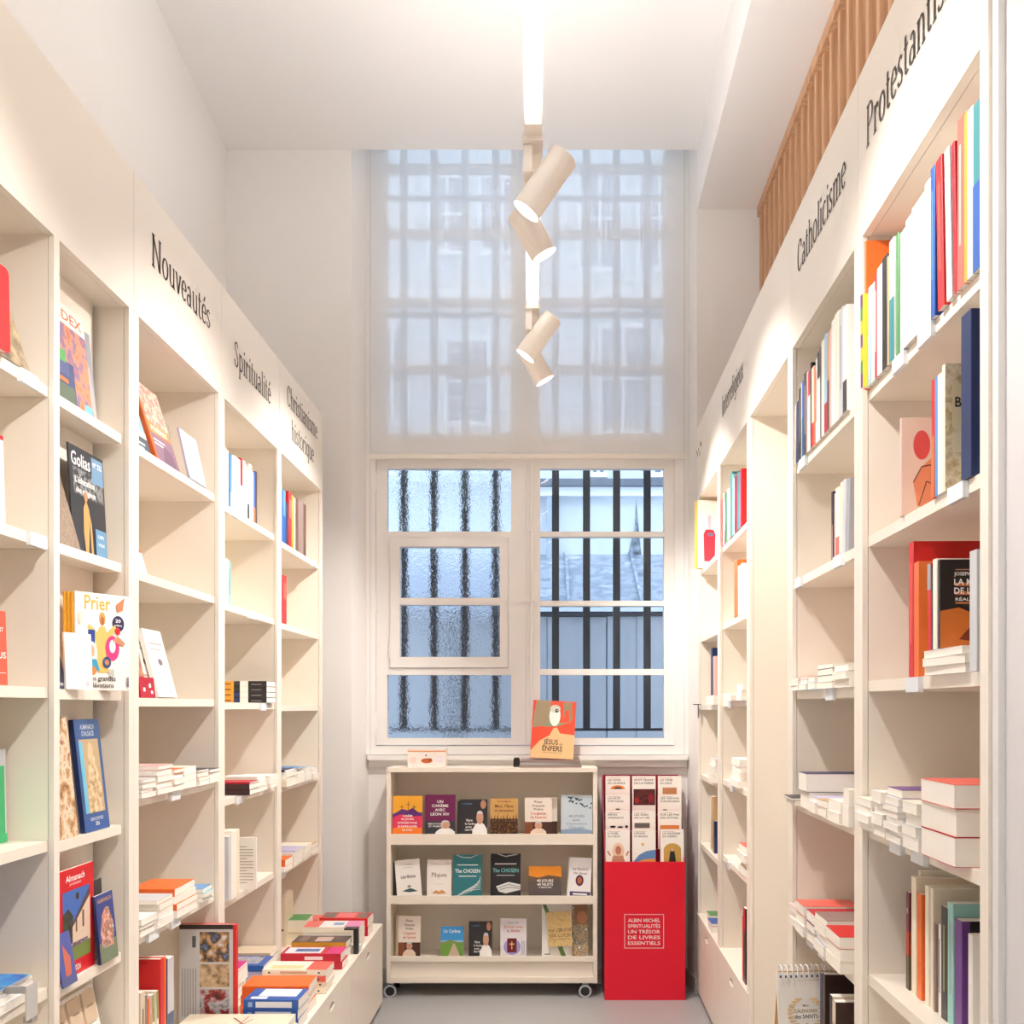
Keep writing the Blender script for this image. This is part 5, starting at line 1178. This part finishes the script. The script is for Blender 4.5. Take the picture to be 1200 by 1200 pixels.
row(F1, top(-.65), U(R2, 2.275), [(.02, .215, 'maroon', dict(spine=redg, w=.16, front=coverart((0, 0, 1, .35, (96, 84, 60)), (0, .35, 1, .6, (150, 50, 30))))), (.012, .265, 'ivory', dict(w=.2, v=.02)), (.03, .255, 'cream', dict(w=.2)), (.028, .225, 'orange', dict(w=.17, gap=.006)), (.02, .25, 'ivory', dict(w=.2, gap=.02)), (.016, .25, 'cream', dict(w=.2, gap=.01)), (.012, .18, 'taupe', dict(w=.14)), (.014, .185, 'white', dict(sp=('line', 'black'), w=.14, gap=.016)),
                                   (.034, .225, 'charcoal', dict(sp=('line', 'olive'), w=.15)), (.03, .24, 'mint', dict(sp=('line', 'grey'), w=.17)), (.036, .215, 'purple', dict(w=.16, front=coverart((.1, 0, 1, 1, (30, 26, 30)), (.2, .1, .5, .35, (150, 146, 160))), gap=.006)), (.02, .2, 'white', dict(gap=.03, w=.15))], b5, .062, 'books on the fifth Protestantisme shelf')
book(F1 @ T(.16, .27, top(-.65)), .012, .285, .028, 'ivory', 'tall pale board standing at the back of the fifth Protestantisme shelf')
# ---- Catholicisme
row(F2, top(.714), .04, [(.006, .185, 'ivory', dict(lean=.05)), (.026, .185, 'navy', dict(lean=.05, gap=.006)), (.03, .215, 'black', dict(lean=.06, sp=('line', 'taupe'))), (.008, .225, 'white', dict(gap=.012)), (.026, .225, 'blue', dict(sp=('half', (30, 84, 130)))), (.034, .24, 'charcoal', dict(sp=('line', 'grey'))), (.018, .235, 'rose'), (.024, .225, 'white', dict(sp=('top', 'red'))), (.014, .245, 'black'), (.03, .225, 'cream', dict(sp=('band', 'red'))), (.016, .22, 'orange'), (.02, .235, 'white', dict(sp=('line', 'coral'))), (.03, .245, 'white', dict(sp=('top', 'dark_brown'))), (.012, .25, 'dark_brown', dict(w=.1)), (.032, .26, 'ivory'), (.03, .265, 'pale_blue', dict(sp=('band', 'crimson'))), (.022, .255, 'tan', dict(sp=('half', 'brown'))), (.02, .26, 'rose'), (.03, .275, 'white'), (.04, .28, 'ivory', dict(sp=('line', 'cream'))), (.04, .275, 'silver', dict(sp=('line', 'grey'))), (.036, .265, 'white', dict(sp=('band', 'charcoal')))],
    'the top Catholicisme shelf', .006, 'books on the Catholicisme shelves')
row(F2, top(.366), U(R3, 2.76), [(.02, .185, 'black', dict(w=.16, sp=('half', 'taupe'))), (.014, .175, 'rose', dict(gap=.01)), (.036, .185, 'ivory', dict(sp=('band', 'coral'))), (.022, .19, 'cream', dict(lean=.06)), (.03, .19, 'silver', dict(lean=.08, w=.15)), (.022, .185, 'grey', dict(lean=.08, gap=.012, w=.15))], 'the second Catholicisme shelf', .02, 'books on the Catholicisme shelves')
for i, (u, L, bk) in enumerate(((3.13, .10, [('white', .014), ('ivory', .014), ('white', .01)]), (3.02, .10, [('white', .016), ('white', .014), ('coral', .008)]), (2.90, .07, [('pale_blue', .02), ('white', .014)]), (2.81, .15, [('white', .016), ('olive', .018), ('black', .018), ('ivory', .012)]), (2.63, .14, [('white', .02), ('ivory', .02), ('white', .016)]))):
    stack(F2, U(R3, u), -.012, top(.023), [(t, L, .14, c) for c, t in bk], f"the {ORD[i]} pile from left on the third Catholicisme shelf", 'fore', 'piles on the Catholicisme shelves', .01)
for i, (u, L, w, bk, o_) in enumerate(((3.13, .12, .17, [('ivory', .014), ('black', .008)], 'fore'), (2.985, .10, .2, [('silver', .05), ('navy', .052)], 'fore'), (2.87, .09, .13, [('white', .03), ('lavender', .012)], 'fore'), (2.77, .10, .16, [('cream', .024), ('tan', .02)], 'fore'), (2.655, .12, .15, [('ivory', .026), ('white', .028)], 'fore'), (2.525, .05, .14, [('white', .05), ('ivory', .04)], 'fore'))):
    stack(F2, U(R3, u), -.02 if i != 0 else -.03, top(-.317), [(t, L, w, c) for c, t in bk], f"the {ORD[i]} pile from left on the fourth Catholicisme shelf", o_, 'piles on the Catholicisme shelves', .01)
for i, (u, L, bk) in enumerate(((3.13, .09, [('white', .02), ('white', .02), ('rose', .018)]), (3.03, .11, [('ivory', .03), ('white', .03), ('coral', .028)]), (2.905, .09, [('white', .03), ('navy', .024), ('crimson', .03)]), (2.80, .12, [('silver', .026), ('purple', .026), ('ivory', .026), ('taupe', .02)]), (2.66, .14, [('ivory', .03), ('cream', .03), ('red', .03)]))):
    stack(F2, U(R3, u), -.02, top(-.684), [(t, L, .16, c) for c, t in bk], f"the {ORD[i]} pile from left on the fifth Catholicisme shelf", 'fore', 'piles on the Catholicisme shelves', .01)
# on the protruding base: the spiral calendar on a pile, dark books beyond
stack(F2, U(R3, 3.09), -.12, .4405, [(.03, .2, .24, 'white'), (.03, .2, .24, 'ivory'), (.03, .2, .24, 'cream'), (.03, .2, .24, 'white')], 'the pile under the desk calendar', 'fore', 'books under the calendar', .0)
cal = thing('desk_calendar', 'white spiral-bound desk calendar with a golden laurel wreath', 'calendar', T(.672, 2.955, .562) @ RZ(.08))
cw, chh = .165, .205
FM = RX(-.16)
fp = new('front_page', MB().box(0, cw, 0, .0015, 0, chh), paint((244, 238, 230), .5), cal, T(0, 0, 0) @ FM)
new('page_pad', MB().box(.001, cw - .001, .0018, .010, .001, chh - .002), PAGES, cal, FM)
bcov = new('backing_card', MB().box(0.001, cw, 0, .002, 0, chh + .004), paint((206, 160, 100), .6), cal, T(.004, .075, .0) @ RX(.20))
new('base_card', MB().box(.002, cw, .002, .074, -.001, .0005), paint((206, 160, 100), .6), cal)
a = Art().rect(.02, .0, .98, .9, (244, 238, 230)).text('Mon', .5, .52, .03, (120, 100, 80), .1).text('CALENDRIER', .5, .44, .045, (150, 124, 84), .42).text('des SAINTS', .5, .36, .055, (60, 50, 50), .42).rect(.36, .88, .76, .884, (180, 160, 130)).poly([(.44, .0), (.58, .0), (.54, .2), (.5, .26), (.47, .2)], (60, 60, 110)).ell(.505, .27, .025, .025, (216, 180, 130)).rect(.46, .2, .55, .215, (206, 170, 110))
for s in (-1, 1):
    for k in range(9):
        t_ = math.radians(-60 + 15 * k)
        x, y = .5 + s * .30 * math.cos(t_), .43 + .22 * math.sin(t_)
        a.ell(x, y, .045, .018, (226, 190, 140), 10).ell(x - s * .05, y + .01, .035, .014, (232, 204, 160), 10)
a.build(cw, chh, lambda x, y, l: (x, -l, y), 'page_print', fp)
ringm = paint((240, 240, 240), .25)
rb = MB()
for k in range(10):
    x = .012 + k * (cw - .024) / 9
    cy_, cz0 = .036, chh * .985
    pts = [(x, cy_ + .022 * math.cos(math.radians(q)), cz0 + .02 * math.sin(math.radians(q))) for q in range(-30, 211, 30)]
    new('spiral_ring', MB().tube(pts, .002, 6), ringm, cal)
for k in range(10):
    x = .012 + k * (cw - .024) / 9
    rb.quad([(x - .003, -.0006, chh - .016), (x + .003, -.0006, chh - .016), (x + .003, -.0006, chh - .009), (x - .003, -.0006, chh - .009)])
new('punch_hole', rb, paint((70, 76, 96), .6), fp)
row(F2, .4405, U(R3, 2.80), [(.022, .375, 'navy', dict(w=.2)), (.03, .38, 'dark_brown', dict(w=.2))], 'the base beyond the calendar', .0)
row(F2, .4405, U(R3, 2.62), [(.03, .365, 'black', dict(w=.2, front=coverart((0, .78, 1, 1, (226, 206, 186)), (.1, .05, .9, .3, (190, 90, 40))))), (.03, .36, 'dark_brown', dict(w=.2, spine=Art().rect(0, .72, 1, 1, (232, 212, 190)).text('CA', .5, .80, .05, (120, 50, 30), .8)))], 'the base before the calendar', -.02)
# ---- Interreligieux
row(F4, top(.703), .04, [(.03, .215, 'red'), (.03, .23, 'white'), (.012, .22, 'tan'), (.034, .22, 'navy', dict(sp=('line', 'lavender'))), (.036, .215, 'green', dict(sp=('line', 'teal'))), (.03, .225, 'cream', dict(gap=.01)), (.03, .22, 'beige'), (.02, .215, 'taupe'), (.05, .275, 'teal', dict(w=.2)), (.022, .26, 'mint'), (.024, .235, 'ivory', dict(gap=.01)), (.044, .235, 'maroon', dict(sp=('line', 'crimson'))), (.024, .24, 'crimson'), (.036, .24, 'teal'), (.03, .23, 'sky_blue'), (.03, .235, 'red')], 'the top Interreligieux shelf', .01, 'books on the Interreligieux shelves')
row(F4, top(.350), U(R5, 4.33), [(.08, .235, 'orange', dict(w=.2, hard=True)), (.03, .205, 'white', dict(gap=.012)), (.04, .20, 'ivory', dict(sp=('line', 'grey'))), (.03, .205, 'white')], 'the second Interreligieux shelf', .012, 'books on the Interreligieux shelves')
row(F4, top(0.0), U(R5, 4.10), [(.03, .235, 'navy', dict(w=.12, sp=('half', 'green')))], 'the third Interreligieux shelf', .05)
stack(F4, U(R5, 4.40), -.03, top(0.0), [(.016, .2, .15, 'rose'), (.016, .2, .15, 'ivory')], 'the low pile on the third Interreligieux shelf', 'fore', None, .01)
stack(F4, U(R5, 4.18), -.01, top(0.0), [(.018, .14, .16, 'white'), (.022, .14, .16, 'beige'), (.024, .14, .16, 'cream')], 'the near pile on the third Interreligieux shelf', 'fore', None, .01)
stack(F4, U(R5, 4.34), -.01, top(-.355), [(.028, .2, .14, 'white'), (.03, .2, .14, 'ivory'), (.026, .2, .14, 'rose'), (.03, .2, .14, 'white')], 'the white pile on the fourth Interreligieux shelf', 'fore', None, .016)
stack(F4, U(R5, 4.20), -.0, top(-.70), [(.03, .2, .14, 'cream'), (.03, .2, .14, 'crimson'), (.03, .2, .14, 'cream'), (.026, .2, .14, 'coral')], 'the rosy pile on the fifth Interreligieux shelf', 'fore', None, .02)
row(F4, .4405, U(R5, 4.12), [(.024, .26, 'coral', dict(w=.16)), (.05, .3, 'dark_brown', dict(w=.18, sp=('top', 'crimson')))], 'the base under Interreligieux', .01)
cbx = thing('card_box', 'small tan card box with a blue top on the base under Interreligieux', 'box', F4 @ T(U(R5, 4.30), .09, .4405))
new('box_body', MB().box(0, .08, 0, .06, 0, .09), paint(COL['tan'], .5), cbx)
new('blue_label', MB().box(.005, .075, -.01, .05, .0905, .1), paint((60, 100, 150), .5), cbx)
# ---- last bookcase by the window pier
a = Art().rect(0, 0, 1, 1, (248, 246, 244)).poly([(.18, .1), (.48, .1), (.5, .5), (.44, .57), (.22, .57), (.16, .5)], (222, 44, 70)).rect(.28, .57, .38, .78, (236, 200, 216)).ell(.36, .5, .08, .03, (120, 110, 150))
book(F5 @ T(.095, -.025, top(.70)) @ RZ(.28), .04, .355, .2, 'yellow', 'yellow-spined book with a red bottle on its white cover next to the window pier', hard=True, front=a)
row(F5, top(-.016), U(R6, 5.18), [(.05, .285, 'navy', dict(w=.16, hard=True)), (.03, .24, 'taupe', dict(gap=.02)), (.03, .24, 'rose')], 'the third shelf beside the window pier', .03)
tagp = tag(new('shelf_sign', MB().box(0, .012, -.03, .012, 0, .004).box(.002, .01, -.004, .0, -.07, .0), paint((40, 42, 46), .4), None, F5 @ T(.05, -.0, top(-.016))), 'thin black sign bracket on the third shelf by the window pier', 'bracket')
stack(F5, U(R6, 5.02), -.02, top(-.016), [(.022, .24, .15, 'ivory'), (.022, .24, .15, 'rose')], 'the low pile on the third shelf by the window pier', 'fore', None, .01)
stack(F5, U(R6, 5.0), -.01, top(-.385), [(.04, .2, .14, 'ivory'), (.04, .2, .14, 'white'), (.03, .2, .14, 'silver')], 'the white pile on the fourth shelf by the window pier', 'fore', None, .012)
row(F5, top(-.75), U(R6, 5.20), [(.03, .27, 'white'), (.07, .275, 'tan', dict(w=.18)), (.03, .16, 'navy', dict(gap=.02))], 'the fifth shelf by the window pier', .03)
row(F5, .4405, U(R6, 5.02), [(.02, .28, 'maroon', dict(w=.14)), (.03, .27, 'lavender')], 'the base by the window pier', .09)
stack(F5, U(R6, 5.12), .0, .4405, [(.03, .14, .09, 'tan'), (.012, .14, .09, 'blue')], 'the small near pile on the base by the window pier', 'fore', None, .01)
stack(F5, U(R6, 5.29), .02, .4405, [(.03, .12, .1, 'ivory'), (.014, .12, .1, 'green')], 'the small green pile on the base by the window pier', 'fore', None, .01)
